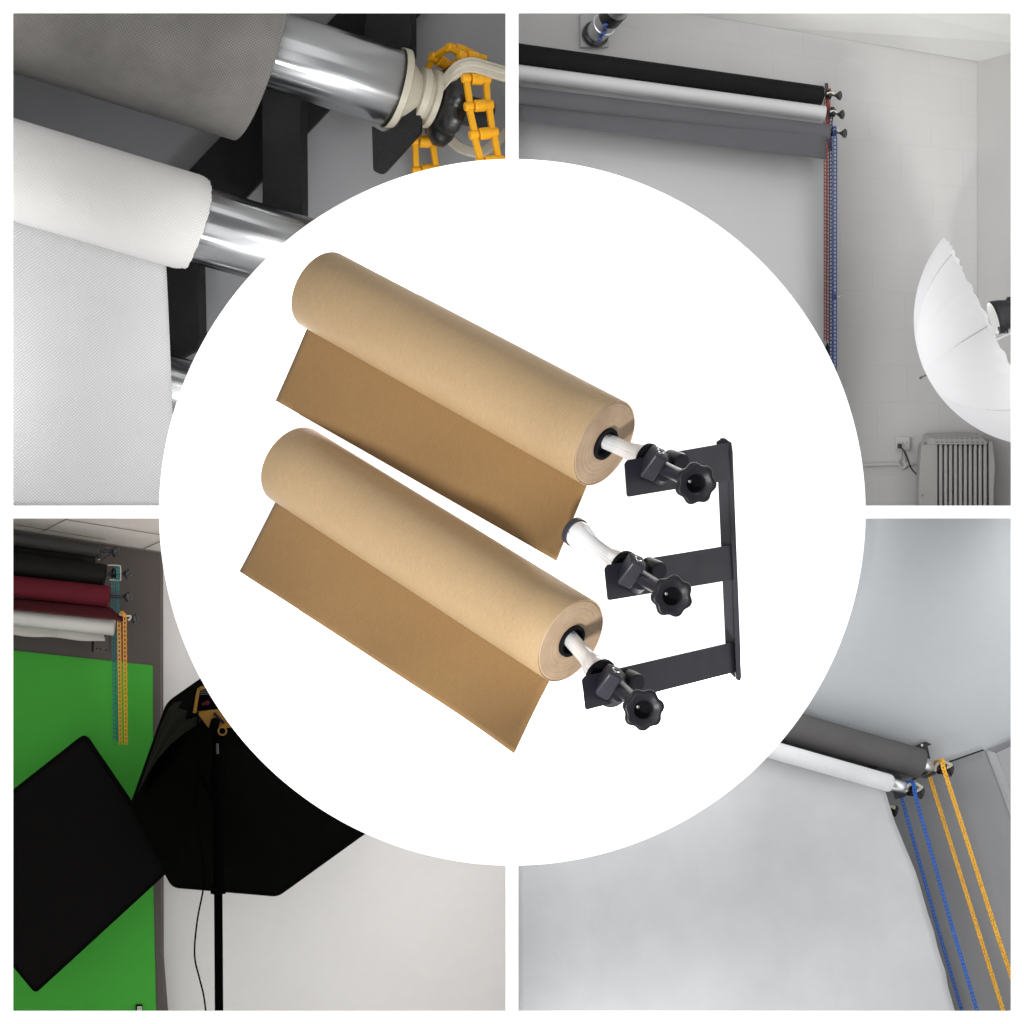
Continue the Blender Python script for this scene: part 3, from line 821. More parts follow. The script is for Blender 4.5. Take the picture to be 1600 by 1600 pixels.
# pipe on the wall
mb = MB()
pm = thing('wall_pipe', 'shiny metal pipe on a square wall plate above the black backdrop roll', 'pipe', at(932, 66, DW - 0.01))
mb.box(at(928.5, 48, DW - 0.006), V((0.025, 0, 0)), V((0, 0.003, 0)), V((0, 0, 0.0295))); obj('wall_plate', mb, mat('galvanised_plate', (0.34, 0.345, 0.35), 0.5, 0.3, var=0.1), pm, bevel=0.001)
p0, p1 = at(930, 54, DW - 0.01), at(985, -8, 0.36)
pd_ = (p1 - p0).normalized()
mb = MB(); mb.lathe(p0, pd_, [(0, 0.0195), (0.03, 0.0195), (0.031, 0.0215), (0.040, 0.0215), (0.041, 0.0195), (0.20, 0.0195)], 48); obj('pipe', mb, M['tube'], pm)
mb = MB(); mb.lathe(p0 - pd_ * 0.004, pd_, [(0, 0.0235), (0.009, 0.0235), (0.011, 0.0200), (0.011, 0.018)], 48); obj('collar', mb, M['gloss_black'], pm)
mb = MB(); mb.lathe(p0 + pd_ * 0.062, pd_, [(0, 0.0205), (0.028, 0.0205)], 48); obj('band', mb, M['gloss_black'], pm)
for (x, y, dd) in ((937, 61, 0.455), (943, 52, 0.44), (946, 39, 0.42)):
    mb = MB(); c0 = at(x, y, dd)
    mb.box(c0, V((0.0045, 0.001, 0.001)), V((0, 0.003, 0)), V((-0.0005, 0, 0.0020))); mb.cyl(c0 - V((0.0005, 0, 0.004)), c0 + V((0.0005, 0, 0.004)), 0.0018, segs=10)
    obj('clip', mb, mat('clip_blue', (0.02, 0.07, 0.33), 0.4), pm, bevel=0.0006)

# umbrella
um = thing('photo_umbrella', 'white translucent studio umbrella tilted in front of the block wall', 'umbrella', at(1556, 532, 0.22))
M['brolly'] = bpy.data.materials.new('white_umbrella_cloth'); M['brolly'].use_nodes = True
t = NT(M['brolly']); t.b.inputs['Base Color'].default_value = (0.93, 0.93, 0.94, 1); t.b.inputs['Roughness'].default_value = 0.6
t.b.inputs['Specular IOR Level'].default_value = 0.2
nn = t.noise(18, 3); t.bump(nn, 0.15, 0.002)
out = t.n['Material Output']; tr = t.node('ShaderNodeBsdfTranslucent'); tr.inputs[0].default_value = (0.88, 0.88, 0.9, 1)
mx = t.node('ShaderNodeMixShader'); mx.inputs[0].default_value = 0.35
t.link(t.b.outputs[0], mx.inputs[1]); t.link(tr.outputs[0], mx.inputs[2]); t.link(mx.outputs[0], out.inputs[0])
M['rib'] = mat('umbrella_rib', (0.50, 0.50, 0.51), 0.5)
UR = 0.196
uax = V((-0.875, 0.200, -0.44)).normalized()           # apex direction
rimc = at(1555, 533, 0.235)
_, ue1, ue2 = basis(uax)
# turn the ribs so that one sits at the top tip
phase = 0.06
def dome(th, q):
    """th around, q 0 apex .. 1 rim"""
    sec = (th - phase) / (2 * PI / 8); fr = sec - math.floor(sec)
    sag = 1 - 0.10 * math.sin(PI * fr) * q ** 1.5
    ang = q * math.radians(64)
    Rs = UR / math.sin(math.radians(64))
    hgt = Rs * (math.cos(ang) - math.cos(math.radians(64)))
    wr = 0.0017 * math.sin(PI * fr) * math.sin(fr * 26 + 3 * math.sin(sec) + 2 * q) * q ** 2
    return rimc + uax * (hgt * 1.02 - 0.006 * math.sin(PI * fr) * q + wr) + (ue1 * math.cos(th) + ue2 * math.sin(th)) * (Rs * math.sin(ang) * sag)
mb = MB(); mb.grid(lambda u, v: dome(2 * PI * u, max(v, 0.002)), 480, 30)
obj('canopy', mb, M['brolly'], um, smooth=80, fix=False)
apex = dome(0, 0.002)
for k in range(8):
    th = phase + 2 * PI * k / 8
    mb = MB(); mb.tube([dome(th, q / 14) - uax * 0.0010 for q in range(5, 15)], lambda z: 0.0003 + 0.0006 * z, 6); obj('rib', mb, M['rib'], um)
mb = MB(); mb.tube([apex - uax * 0.005, apex + uax * 0.012], 0.0012, 8); mb.cyl(apex + uax * 0.008, apex + uax * 0.013, 0.0022, segs=12); obj('ferrule', mb, mat('ferrule_grey', (0.10, 0.10, 0.10), 0.5), um)
mb = MB(); mb.tube([apex, apex - uax * 0.26], 0.0016, 8); obj('shaft', mb, M['rib'], um)
# lamp head
M['lampblack'] = mat('lamp_black', (0.010, 0.010, 0.012), 0.45, spec=0.25)
lh = thing('lamp_head', 'black bowl reflector lamp pointing into the white umbrella', 'lamp', at(1575, 520, 0.19))
l0, ldir = at(1553, 497, 0.185), V((0.94, 0.06, 0.30)).normalized()
mb = MB(); mb.lathe(l0, ldir, [(-0.001, 0.0270), (0.0, 0.0282), (0.004, 0.0280), (0.015, 0.0262), (0.026, 0.0225), (0.034, 0.0180), (0.040, 0.0150), (0.10, 0.0145), (0.10, 0.0001)], 56); obj('reflector', mb, M['lampblack'], lh, smooth=60)
mb = MB(); mb.lathe(l0, ldir, [(-0.0012, 0.0272), (0.010, 0.022), (0.022, 0.014), (0.026, 0.0001)], 48)
obj('bowl', mb, mat('white_bowl', (0.9, 0.9, 0.88), 0.4), lh)
mb = MB(); mb.tube([at(1588, 468, 0.20), at(1574, 470, 0.195), at(1568, 480, 0.19)], 0.004, 8); mb.box(at(1580, 470, 0.20), V((0.007, 0, 0)), V((0, 0.006, 0)), V((0, 0, 0.006))); obj('handle', mb, M['lampblack'], lh)
mb = MB()
for x in (1562, 1566, 1570, 1574): mb.box(at(x, 517, 0.175), V((0.0012, 0, 0)), V((0, 0.003, 0)), V((0, 0, 0.004)))
mb.bar(at(1559, 514, 0.175), at(1590, 508, 0.175), 0.006, 0.008); obj('clamp', mb, M['lampblack'], lh)

# radiator
M['rad'] = mat('radiator_enamel', (0.30, 0.294, 0.28), 0.4, var=0.05, vscale=15)
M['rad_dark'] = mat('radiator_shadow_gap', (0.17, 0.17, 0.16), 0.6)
rd = thing('oil_radiator', 'grey finned electric radiator standing against the block wall', 'radiator', at(1495, 794, 0.42))
dr_ = 0.415
mb = MB(); mb.prism(rounded([(1440, 688, 12), (1458, 684, 6), (1462, 684, 3), (1462, 794, 2), (1436, 794, 2), (1437, 730, 12)], 4, dr_), V((0.004, 0.06, 0))); obj('control_panel', mb, M['rad'], rd, bevel=0.002)
mb = MB(); mb.prism(rounded([(1455, 684, 6), (1536, 683, 16), (1549, 702, 8), (1550, 794, 2), (1455, 794, 2)], 6, dr_ + 0.014), V((0.002, 0.06, 0))); obj('back_shell', mb, M['rad_dark'], rd)
for k in range(11):
    x = 1462.5 + k * 7.7
    mb = MB(); mb.prism([at(px_, py_, dr_) for px_, py_ in ((x - 2.6, 700), (x - 1.6, 693.5), (x + 1.6, 693.5), (x + 2.6, 700), (x + 2.6, 794), (x - 2.6, 794))], V((0.0006, 0.05, 0))); obj('fin', mb, M['rad'], rd, bevel=0.0014)
mb = MB(); mb.prism(rounded([(1449, 684, 8), (1534, 683, 14), (1546, 694.5, 6), (1448, 694.5, 3)], 4, dr_ - 0.002), V((0.001, 0.055, 0.010))); obj('top_cover', mb, M['rad'], rd, bevel=0.001)
mb = MB()
for r_i, yy in ((0, 685.0), (1, 690.8)):
    for k in range(9 if r_i == 0 else 10):
        x = 1463 + k * 8.0 + r_i * 0.6
        mb.prism(rounded([(x - 2.3, yy - 1.0), (x + 2.3, yy - 1.0), (x + 2.3, yy + 1.0), (x - 2.3, yy + 1.0)], 0.9, dr_ - 0.003, 3), V((0, 0.0006, 0)))
mb.prism(rounded([(1444, 690), (1449, 690), (1448, 695), (1443, 695)], 1.5, dr_ - 0.003, 3), V((0, 0.003, 0)))
obj('vent', mb, M['rad_dark'], rd)
mb = MB(); mb.prism(rounded([(1544, 688, 6), (1551, 690, 5), (1555, 730, 5), (1553, 760, 5), (1552, 794, 2), (1545, 794, 2)], 4, dr_ + 0.004), V((0.004, 0.07, 0))); obj('end_panel', mb, M['rad'], rd, bevel=0.002)
mb = MB()
mb.prism(rounded([(1440, 772), (1443, 772), (1443, 776), (1440, 776)], 1, dr_ - 0.002, 3), V((0, 0.003, 0))); obj('button', mb, M['rad_dark'], rd)

ol = thing('wall_socket', 'white double wall socket above the conduit, a dark cord plugged in', 'socket', at(1411, 705, DW - 0.004))
M['socket'] = mat('socket_plastic', (0.52, 0.50, 0.485), 0.4)
mb = MB(); mb.box(at(1410.5, 693, DW - 0.004), V((0.0125, 0, 0)), V((0, 0.003, 0)), V((0, 0, 0.0115))); obj('face_plate', mb, M['socket'], ol, bevel=0.0015)
for xx in (1405, 1411, 1417):
    mb = MB(); mb.box(at(xx, 692, DW - 0.0075), V((0.0011, 0, 0)), V((0, 0.0008, 0)), V((0, 0, 0.0007))); obj('slot', mb, M['rad_dark'], ol)
mb = MB(); mb.box(at(1405.5, 697, DW - 0.012), V((0.0035, 0, 0)), V((0, 0.006, 0)), V((0, 0, 0.004))); obj('plug', mb, M['gloss_black'], ol, bevel=0.001)
mb = MB(); mb.tube(smoothpath([at(1406, 698, DW - 0.014), at(1412, 704, DW - 0.02), at(1418, 716, DW - 0.02), at(1423, 730, DW - 0.02), at(1430, 739, DW - 0.02), at(1440, 748, 0.45)], 6), 0.0015, 8)
single('power_cord', mb, M['gloss_black'], 'dark power cord running from the wall socket to the radiator', 'cord')
M['conduit'] = mat('painted_conduit', (0.44, 0.435, 0.425), 0.5)
mb = MB()
mb.tube(smoothpath([at(1320, 729, DW - 0.004), at(1352, 727, DW - 0.004), at(1400, 725.5, DW - 0.004), at(1406, 729, DW - 0.004), at(1411, 731, DW - 0.004), at(1416, 728, DW - 0.004), at(1420, 725, DW - 0.004), at(1460, 724.5, DW - 0.004), at(1549, 724, DW - 0.004), at(1600, 733, DW - 0.004)], 6), 0.0030, 10)
mb.tube(smoothpath([at(1409, 706, DW - 0.003), at(1408.5, 714, DW - 0.003), at(1405, 722, DW - 0.003), at(1409, 730, DW - 0.003)], 5), 0.0012, 6)
mb.tube(smoothpath([at(1412, 706, DW - 0.003), at(1413.5, 716, DW - 0.003), at(1415, 722, DW - 0.003), at(1412, 730, DW - 0.003)], 5), 0.0012, 6)
single('conduit_pipe', mb, M['conduit'], 'thin painted conduit running along the block wall behind the radiator', 'conduit')

# ---------------------------------------------------------------- ROOM 3 (dark wall, green screen, softbox)
M['taupe'] = painted('taupe_wall_paint', (0.092, 0.073, 0.066), 0.7)
M['pale'] = painted('pale_wall_paint', (0.80, 0.775, 0.755), 0.8)
M['green'] = painted('chroma_green_paint', (0.064, 0.385, 0.046), 0.7)
M['green'].node_tree.nodes['Principled BSDF'].inputs['Specular IOR Level'].default_value = 0.12
def tiles(name, color):
    m = bpy.data.materials.new(name); m.use_nodes = True
    t = NT(m)
    n = t.noise(700, 2); n2 = t.noise(120, 3)
    f = t.math('ADD', t.math('MULTIPLY', t.math('GREATER_THAN', n, 0.64), -0.30), 1.0)
    f = t.math('ADD', f, t.math('MULTIPLY', t.math('SUBTRACT', n2, 0.5), 0.15))
    cc = t.node('ShaderNodeCombineXYZ')
    for i in range(3): t.link(f, cc.inputs[i])
    rgb = t.node('ShaderNodeRGB'); rgb.outputs[0].default_value = (*color, 1)
    t.link(t.mul(rgb.outputs[0], cc.outputs[0]), t.b.inputs['Base Color']); t.b.inputs['Roughness'].default_value = 0.9
    t.bump(n, 0.4, 0.001); return m
M['tile'] = tiles('ceiling_tile', (0.86, 0.77, 0.72))
M['tilegrid'] = mat('ceiling_grid', (0.22, 0.20, 0.18), 0.7)
DB = 0.52
mb = MB(); mb.prism([at(-120, 806, DB), at(250, 806, DB), at(250.5, 1200, DB), at(251, 1500, DB), at(258, 1590, DB), at(262, 1700, DB), at(-120, 1700, DB)], V((0.0, 0.05, 0)))
struct('taupe_wall', mb, M['taupe'], smooth=0)
mb = MB(); mb.grid(lambda u, v: at(lerp(238, 791, u), lerp(809, 1700, v), 0.56 + 0.03 * u), 2, 2)
struct('pale_wall', mb, M['pale'])
mb = MB()
cl = [at(-120, 808, DB - 0.002), at(252, 862.5, DB - 0.002), at(420, 811, 0.30)]
CGX = ('ceiling_grid', 'thin dark metal grid between the speckled ceiling tiles', 'ceiling grid', at(150, 840, 0.44))
def cpt(px, py):           # a point on the sloping ceiling under a photo pixel
    o = V((0, -D, 0)); dv = (at(px, py, 0) - o)
    n = (cl[1] - cl[0]).cross(cl[2] - cl[0]).normalized()
    return o + dv * ((cl[0] - o).dot(n) / dv.dot(n))
mb = MB(); mb.prism([cl[0], cl[1], cpt(420, 887), cl[2]], V((0, 0.002, 0.004)))
struct('ceiling', mb, M['tile'], smooth=0)
cg = thing(*CGX)
for a, b, w_ in (((20, 826), (250, 861), 2.2), ((66, 829), (106, 809), 1.4), ((104, 811), (262, 836), 1.2), ((222, 857), (262, 840), 1.4), ((20, 818), (165, 842), 0.9)):
    mb = MB(); p, q = cpt(*a), cpt(*b)
    off = V((0, -0.001, -0.0015))
    mb.bar(p + off, q + off, w_ * s(0.45), 0.001); obj('grid_bar', mb, M['tilegrid'], cg)

gs = thing('green_screen', 'bright green painted panel on the taupe wall behind the black flag', 'green screen', at(130, 1680, DB - 0.004))
mb = MB(); mb.prism([at(-120, 1001, DB - 0.005), at(238.5, 1040, DB - 0.005), at(239, 1380, DB - 0.005), at(244, 1590, DB - 0.005), at(246, 1700, DB - 0.005), at(-120, 1700, DB - 0.005)], V((0, 0.004, 0)))
obj('panel', mb, M['green'], gs, smooth=0)

G = 'backdrop rolls in the green screen room'
M['p_dkgrey'] = mat('dark_grey_vinyl', (0.040, 0.036, 0.033), 0.55, var=0.1, vscale=20, spec=0.25)
M['p_black'] = mat('black_vinyl', (0.0075, 0.0065, 0.006), 0.6, spec=0.15)
M['p_maroon'] = mat('maroon_paper', (0.105, 0.010, 0.018), 0.65, var=0.08, vscale=20, spec=0.12)
M['p_cream'] = mat('cream_paper', (0.60, 0.575, 0.54), 0.6, var=0.05, vscale=30)
r_, A, B, a, R = screen_roll('paper_roll', 'dark grey backdrop roll directly under the tiled ceiling', G, (-60, 829), 0.43, (157, 861), 0.445, 11.0, M['p_dkgrey'], taper=0.06, lip=0.002)
mb = MB(); mb.grid(lambda u, v: at(lerp(-60, 149, u), lerp(lerp(838, 868, u), lerp(862, 884, u), v), 0.452), 8, 3); obj('hanging_flap', mb, M['p_black'], r_, solid=0.001)
r_, A, B, a, R = screen_roll('paper_roll', 'black backdrop roll between the dark grey roll and the maroon roll', G, (-60, 871), 0.41, (165, 899), 0.43, 18.0, M['p_black'], taper=0.08, lip=0.003)
r_, A, B, a, R = screen_roll('paper_roll', 'maroon backdrop roll below the black roll', G, (-60, 907), 0.395, (171, 932.5), 0.415, 16.8, M['p_maroon'], taper=-0.05, lip=0.003)
mb = MB()
def mflap(u, v):
    x = lerp(-60, lerp(172, 196, v), u); y = lerp(lerp(926, 949, u), lerp(944, 970, u), v)
    return at(x, y, lerp(0.405, 0.375, v) + 0.01 * u)
mb.grid(mflap, 20, 6); obj('hanging_flap', mb, mat('maroon_flap', (0.075, 0.014, 0.017), 0.7, var=0.08, spec=0.12), r_, solid=0.001)
r_, A, B, a, R = screen_roll('paper_roll', 'cream paper roll, lowest of the stack, with a cream strip hanging from it', G, (-60, 955), 0.40, (179, 980.5), 0.42, 12.6, M['p_cream'], taper=-0.05, lip=0.002)
mb = MB()
mb.grid(lambda u, v: at(lerp(-60, 162.5, u) + (1.5 if v > 0.5 else 0), lerp(lerp(960, 984, u), lerp(986, 1003, u) + 1.2 * math.sin(u * 17), v), 0.432 + 0.003 * math.sin(u * 14)), 24, 4); obj('hanging_flap', mb, mat('cream_flap', (0.50, 0.475, 0.435), 0.7, var=0.08), r_, solid=0.001)

wb = thing('wall_bracket', 'taupe painted metal bracket plate with screw holes under the cream roll', 'bracket', at(157, 1021, DB - 0.01))
mb = MB(); mb.prism([at(147, 985, DB - 0.045), at(169, 985, DB - 0.045), at(168, 1021.5, DB - 0.045), at(146, 1020, DB - 0.045)], V((0, 0.010, 0))); obj('plate', mb, M['taupe'], wb, bevel=0.0008)
mb = MB(); mb.prism([at(143.5, 985, DB - 0.035), at(147, 985, DB - 0.045), at(146, 1020, DB - 0.045), at(143, 1017, DB - 0.02)], V((0.0005, 0.012, 0))); obj('side', mb, M['p_black'], wb)
for x, y in ((151.5, 1013), (157, 1014), (165.5, 1015.5)):
    mb = MB(); mb.lathe(at(x, y, DB - 0.046), V((0, -1, 0)), [(0, 0.0014), (0.0005, 0.0014), (0.0005, 0.0001)], 14); obj('hole', mb, M['deepblack'], wb)
wb2 = thing('roll_hook', 'small black hook bracket holding the dark grey roll under the ceiling', 'bracket', at(160, 873, 0.46))
mb = MB(); mb.prism([at(x, y, 0.452) for x, y in ((163, 855), (172, 857), (171, 866), (163, 871), (153, 876), (152, 872), (161, 866))], V((0.001, 0.010, 0))); obj('plate', mb, M['gloss_black'], wb2, bevel=0.0005)
mb = MB(); mb.cyl(at(154, 874, 0.45), at(156, 874.5, 0.45), 0.0018, segs=12); obj('screw', mb, M['screw'], wb2)

GD = 'small chain drives in the green screen room'
kax = V((0.88, -0.42, -0.12)).normalized()
drive('black hand knob on the dark grey roll beneath the ceiling', (160, 861), (180, 862.5), 0.445, 8, GD, axis=kax, stem=2.6)
drive('black hand knob with a square cream wire yoke on the black roll', (168, 897), (199, 897), 0.43, 8, GD, [(169, 884), (171, 883), (187, 884), (188, 887), (188.5, 894), (188.5, 904), (187, 906.5), (171, 906)], (178, 895, 8, 6), axis=kax, yr=0.95, stem=2.4)
drive('black hand knob on the maroon roll, without a yoke', (173, 932), (199.5, 932.5), 0.415, 8, GD, axis=kax, stem=2.4)
drive('black hand knob with a straight cream yoke bar above the yellow chain', (182, 967), (210, 967), 0.40, 8, GD, [(187, 960), (195, 962), (204, 963), (203, 967), (200, 969)], (191, 965, 7, 6), axis=kax, yr=1.8, stem=2.4)
u3 = s(0.42)
wd = V((1, 0.25, 0)).normalized()
mb = MB()
ladder(mb, [at(182, 886, 0.425), at(176.5, 896, 0.44), at(176.5, 920, 0.44), at(179.5, 1164, 0.46)], wd, 5.8 * u3, 6.6 * u3, 1.4 * u3, 1.9 * u3)
ladder(mb, [at(181, 886, 0.42), at(184, 890, 0.415), at(184.5, 960, 0.43), at(184.5, 1164, 0.465)], wd, 4.8 * u3, 6.6 * u3, 1.3 * u3, 1.9 * u3)
single('bead_chain', mb, M['teal'], 'teal ladder chain hanging from the black roll in front of the green panel', 'chain', GC)
mb = MB()
ladder(mb, [at(190, 957, 0.40), at(186, 966, 0.405), at(186, 980, 0.405), at(188.5, 1167, 0.43)], wd, 5.8 * u3, 6.6 * u3, 1.4 * u3, 1.9 * u3)
ladder(mb, [at(191, 956, 0.395), at(195, 962, 0.385), at(195, 990, 0.385), at(197, 1164, 0.42)], wd, 5.8 * u3, 6.6 * u3, 1.4 * u3, 1.9 * u3)
single('bead_chain', mb, mat('amber_chain_plastic', (0.80, 0.33, 0.012), 0.4, var=0.05), 'amber yellow ladder chain hanging beside the teal chain', 'chain', GC)

fl = thing('black_flag', 'large square black fabric flag tilted on its corner in front of the green panel', 'flag panel', at(55, 1552, 0.35))
M['flag'] = mat('black_flag_cloth', (0.0062, 0.0056, 0.0055), 0.95, bump=0.08, bscale=300, spec=0.02)
M['flagedge'] = mat('black_flag_hem', (0.003, 0.003, 0.003), 0.95, spec=0.02)
M['standblack'] = mat('satin_black_metal', (0.0016, 0.0016, 0.0016), 0.9, spec=0.0)
fpts = [(-119, 1343, 6), (133, 1145, 13), (274, 1352, 4), (55, 1553, 9)]
mb = MB(); mb.prism(rounded(fpts, 6, 0.36), V((0, 0.006, 0))); obj('hem', mb, M['flagedge'], fl, bevel=0.001)
cx_, cy_ = 81, 1352
mb = MB(); mb.prism(rounded([(-111, 1343, 6), (131.5, 1155, 11), (266, 1352, 4), (55.5, 1545, 7)], 6, 0.3585), V((0, 0.002, 0))); obj('cloth', mb, M['flag'], fl)

sb = thing('softbox', 'large black softbox seen from behind on a black light stand', 'softbox', at(342, 1400, 0.25))
M['sbox'] = mat('softbox_cloth', (0.0024, 0.0024, 0.0019), 0.95, bump=0.2, bscale=30, bdist=0.004, spec=0.02)
M['sbox_lit_fold'] = mat('softbox_lit_fold_cloth', (0.014, 0.014, 0.011), 0.9, bump=0.2, bscale=40, bdist=0.004, spec=0.05)
rim = rounded([(204.5, 1260, 7), (262, 1098, 12), (345, 1040, 8), (520, 1060, 8), (620, 1265, 8), (434, 1399, 9), (270, 1385, 10)], 8, None, 5)
rimP = [at(x, y, 0.31) for x, y in rim]
apx = at(345, 1120, 0.20)
n = len(rimP)
def sbf(u, v):
    i = u * n; k = int(math.floor(i)) % n; f = i - math.floor(i)
    p = lerp(rimP[k], rimP[(k + 1) % n], f)
    c = apx + (p - apx).normalized() * 0.002
    q = lerp(c, p, v); q.y = lerp(0.20, 0.31, v) - 0.05 * math.sin(PI * v)
    return q
mb = MB(); mb.grid(sbf, n * 2, 14); obj('shell', mb, M['sbox'], sb, smooth=30)
mb = MB()
rr = [p.copy() for p in rimP]
for k in range(n):
    mb.bar(rr[k], rr[(k + 1) % n], 0.004, 0.006)
obj('rim', mb, M['flagedge'], sb)
mb = MB()   # turned-back cloth flap; the light it catches is painted as a paler cloth
E_ = [(214, 1243), (232, 1190), (249, 1140), (263, 1106), (273, 1098), (290, 1094), (308, 1085)]
I_ = [(228, 1214), (246, 1186), (268, 1162), (290, 1144), (306, 1134), (318, 1124), (326, 1112)]
def ff(u, v):
    x = u * 6; k = min(5, int(x)); f = x - k
    e = (lerp(E_[k][0], E_[k + 1][0], f), lerp(E_[k][1], E_[k + 1][1], f)); i2 = (lerp(I_[k][0], I_[k + 1][0], f), lerp(I_[k][1], I_[k + 1][1], f))
    return at(lerp(e[0], i2[0], v), lerp(e[1], i2[1], v), lerp(0.268, 0.185, v) - 0.014 * math.sin(PI * v) - 0.006 * math.sin(v * 14 + u * 3))
mb.grid(ff, 36, 18); obj('flap', mb, M['sbox_lit_fold'], sb, smooth=60, label='turned-back fold along the upper edge, light painted into its cloth')

sl = thing('strobe_light', 'brass coloured lamp head with carrying handle mounted on the softbox', 'lamp head', at(340, 1135, 0.14))
M['brass'] = mat('worn_brass_paint', (0.17, 0.082, 0.010), 0.45, 0.25, var=0.15, vscale=60, spec=0.25)
mb = MB(); mb.strap(smoothpath([at(304, 1114, 0.135), at(307, 1096, 0.135), at(310, 1080, 0.135), at(315, 1075, 0.135), at(345, 1071, 0.135), at(372, 1073, 0.135)], 5), 0.005, 0.006, V((1, 0, 0.6))); obj('handle', mb, M['brass'], sl, bevel=0.001)
mb = MB(); mb.prism([at(x, y, 0.14) for x, y in ((310, 1078), (385, 1076), (385, 1110), (306, 1111))], V((0, 0.06, 0))); obj('rear_panel', mb, M['standblack'], sl, bevel=0.001)
for k in range(3):
    mb = MB(); mb.bar(at(312, 1079.5 + k * 2.8, 0.138), at(330, 1078.5 + k * 2.8, 0.138), 0.0010, 0.001); obj('vent', mb, M['clampgrey'], sl)
mb = MB(); mb.cyl(at(324, 1098, 0.14), at(324, 1098, 0.134), 0.004, segs=16); mb.cyl(at(318, 1100, 0.14), at(318, 1100, 0.135), 0.003, segs=16); obj('dial', mb, mat('dim_red_dial', (0.03, 0.003, 0.004), 0.6, spec=0.1), sl)
mb = MB(); mb.prism([at(x, y, 0.138) for x, y in ((306, 1112), (341, 1108), (372, 1136), (352, 1138), (326, 1138))], V((0, 0.05, 0.004))); obj('base_plate', mb, M['brass'], sl, bevel=0.0012)
mb = MB(); mb.bar(at(334, 1114, 0.136), at(350, 1130, 0.136), 0.004, 0.003); obj('slot', mb, M['deepblack'], sl)
mb = MB(); mb.lathe(at(347, 1142, 0.13), V((0.3, -1, 0)), [(0, 0.0075), (0.004, 0.0075), (0.004, 0.0055), (0, 0.0050)], 24); obj('tilt_ring', mb, M['brass'], sl)
mb = MB(); mb.cyl(at(333, 1140, 0.14), at(337, 1126, 0.125), 0.0075, segs=24, lip=0.002); obj('tilt_knob', mb, M['standblack'], sl)

ls = thing('light_stand', 'black light stand pole under the softbox', 'light stand', at(343, 1700, 0.16))
mb = MB(); mb.cyl(at(341, 1390, 0.16), at(343, 1700, 0.16), 0.0069, segs=32); obj('pole', mb, M['standblack'], ls)
mb = MB(); mb.cyl(at(340, 1140, 0.16), at(341, 1392, 0.16), 0.0085, segs=32); obj('upper_tube', mb, M['standblack'], ls)
mb = MB(); mb.lathe(at(341, 1382, 0.16), V((0, 0, -1)), [(0, 0.008), (0.002, 0.0105), (0.010, 0.0105), (0.011, 0.0125), (0.0145, 0.0125), (0.0145, 0.006)], 32); obj('collar', mb, M['standblack'], ls)
mb = MB(); mb.cyl(at(339.5, 1162, 0.148), at(340, 1178, 0.148), 0.0022, segs=12); obj('spigot', mb, mat('dull_steel', (0.045, 0.045, 0.035), 0.5, 0.3), ls)
mb = MB(); mb.box(at(338, 1225, 0.15), V((0.011, 0, 0)), V((0, 0.010, 0)), V((0.002, 0, 0.026))); obj('bracket', mb, M['standblack'], ls, bevel=0.006)
mb = MB(); mb.cyl(at(316, 1212, 0.14), at(330, 1236, 0.132), 0.0065, segs=20, lip=0.002); obj('tightening_knob', mb, M['standblack'], ls)
mb = MB(); mb.tube(smoothpath([at(309, 1112, 0.13), at(309, 1160, 0.145), at(311, 1200, 0.145), at(305, 1250, 0.145), at(313, 1310, 0.14), at(319, 1360, 0.14), at(317, 1392, 0.145), at(308, 1440, 0.15), at(304, 1492, 0.15), at(312, 1530, 0.15), at(319, 1560, 0.15), at(326, 1620, 0.15)], 8), 0.0014, 8)
single('power_cord', mb, mat('cord_black', (0.002, 0.002, 0.002), 0.8, spec=0.0), 'thin black cord hanging from the brass lamp head beside the stand pole', 'cord')
so = thing('wall_socket', 'tiny white socket in a black frame at the bottom of the green panel', 'socket', at(217, 1585, DB - 0.012))
mb = MB(); mb.box(at(217, 1577, DB - 0.008), V((0.0056, 0, 0)), V((0, 0.002, 0)), V((0, 0, 0.0085))); obj('frame', mb, M['deepblack'], so)
mb = MB(); mb.box(at(218, 1579, DB - 0.011), V((0.0042, 0, 0)), V((0, 0.001, 0)), V((0, 0, 0.0075))); obj('face_plate', mb, M['p_cream'], so, bevel=0.001)
mb = MB()
for x in (216.3, 219.3): mb.box(at(x, 1575.5, DB - 0.0125), V((0.0004, 0, 0)), V((0, 0.0004, 0)), V((0, 0, 0.0010)))
obj('slot', mb, M['deepblack'], so)

# ---------------------------------------------------------------- ROOM 4 (white sheet, blue and yellow chains under a pale ceiling)
M['ceil4'] = painted('pale_blue_ceiling', (0.56, 0.585, 0.605), 0.7)
M['wall4'] = painted('mid_grey_wall', (0.275, 0.28, 0.29), 0.5)
M['wall4b'] = painted('lighter_grey_wall', (0.34, 0.35, 0.36), 0.5)
M['cloth4'] = fabric('grey_cloth_roll', (0.135, 0.130, 0.128), 0.0022, 0.15, blot=0.25)
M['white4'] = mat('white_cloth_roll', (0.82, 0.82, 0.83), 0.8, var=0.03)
def wrinkly(name, color):
    m = bpy.data.materials.new(name); m.use_nodes = True
    t = NT(m)
    n = t.noise(11, 4, None, 0.6); n2 = t.noise(30, 2)
    f = t.math('ADD', t.math('MULTIPLY', n, 0.22), 0.89)
    cc = t.node('ShaderNodeCombineXYZ')
    for i in range(3): t.link(f, cc.inputs[i])
    rgb = t.node('ShaderNodeRGB'); rgb.outputs[0].default_value = (*color, 1)
    t.link(t.mul(rgb.outputs[0], cc.outputs[0]), t.b.inputs['Base Color']); t.b.inputs['Roughness'].default_value = 0.85
    t.b.inputs['Specular IOR Level'].default_value = 0.2
    t.bump(t.math('ADD', n, t.math('MULTIPLY', n2, 0.3)), 0.25, 0.006); return m
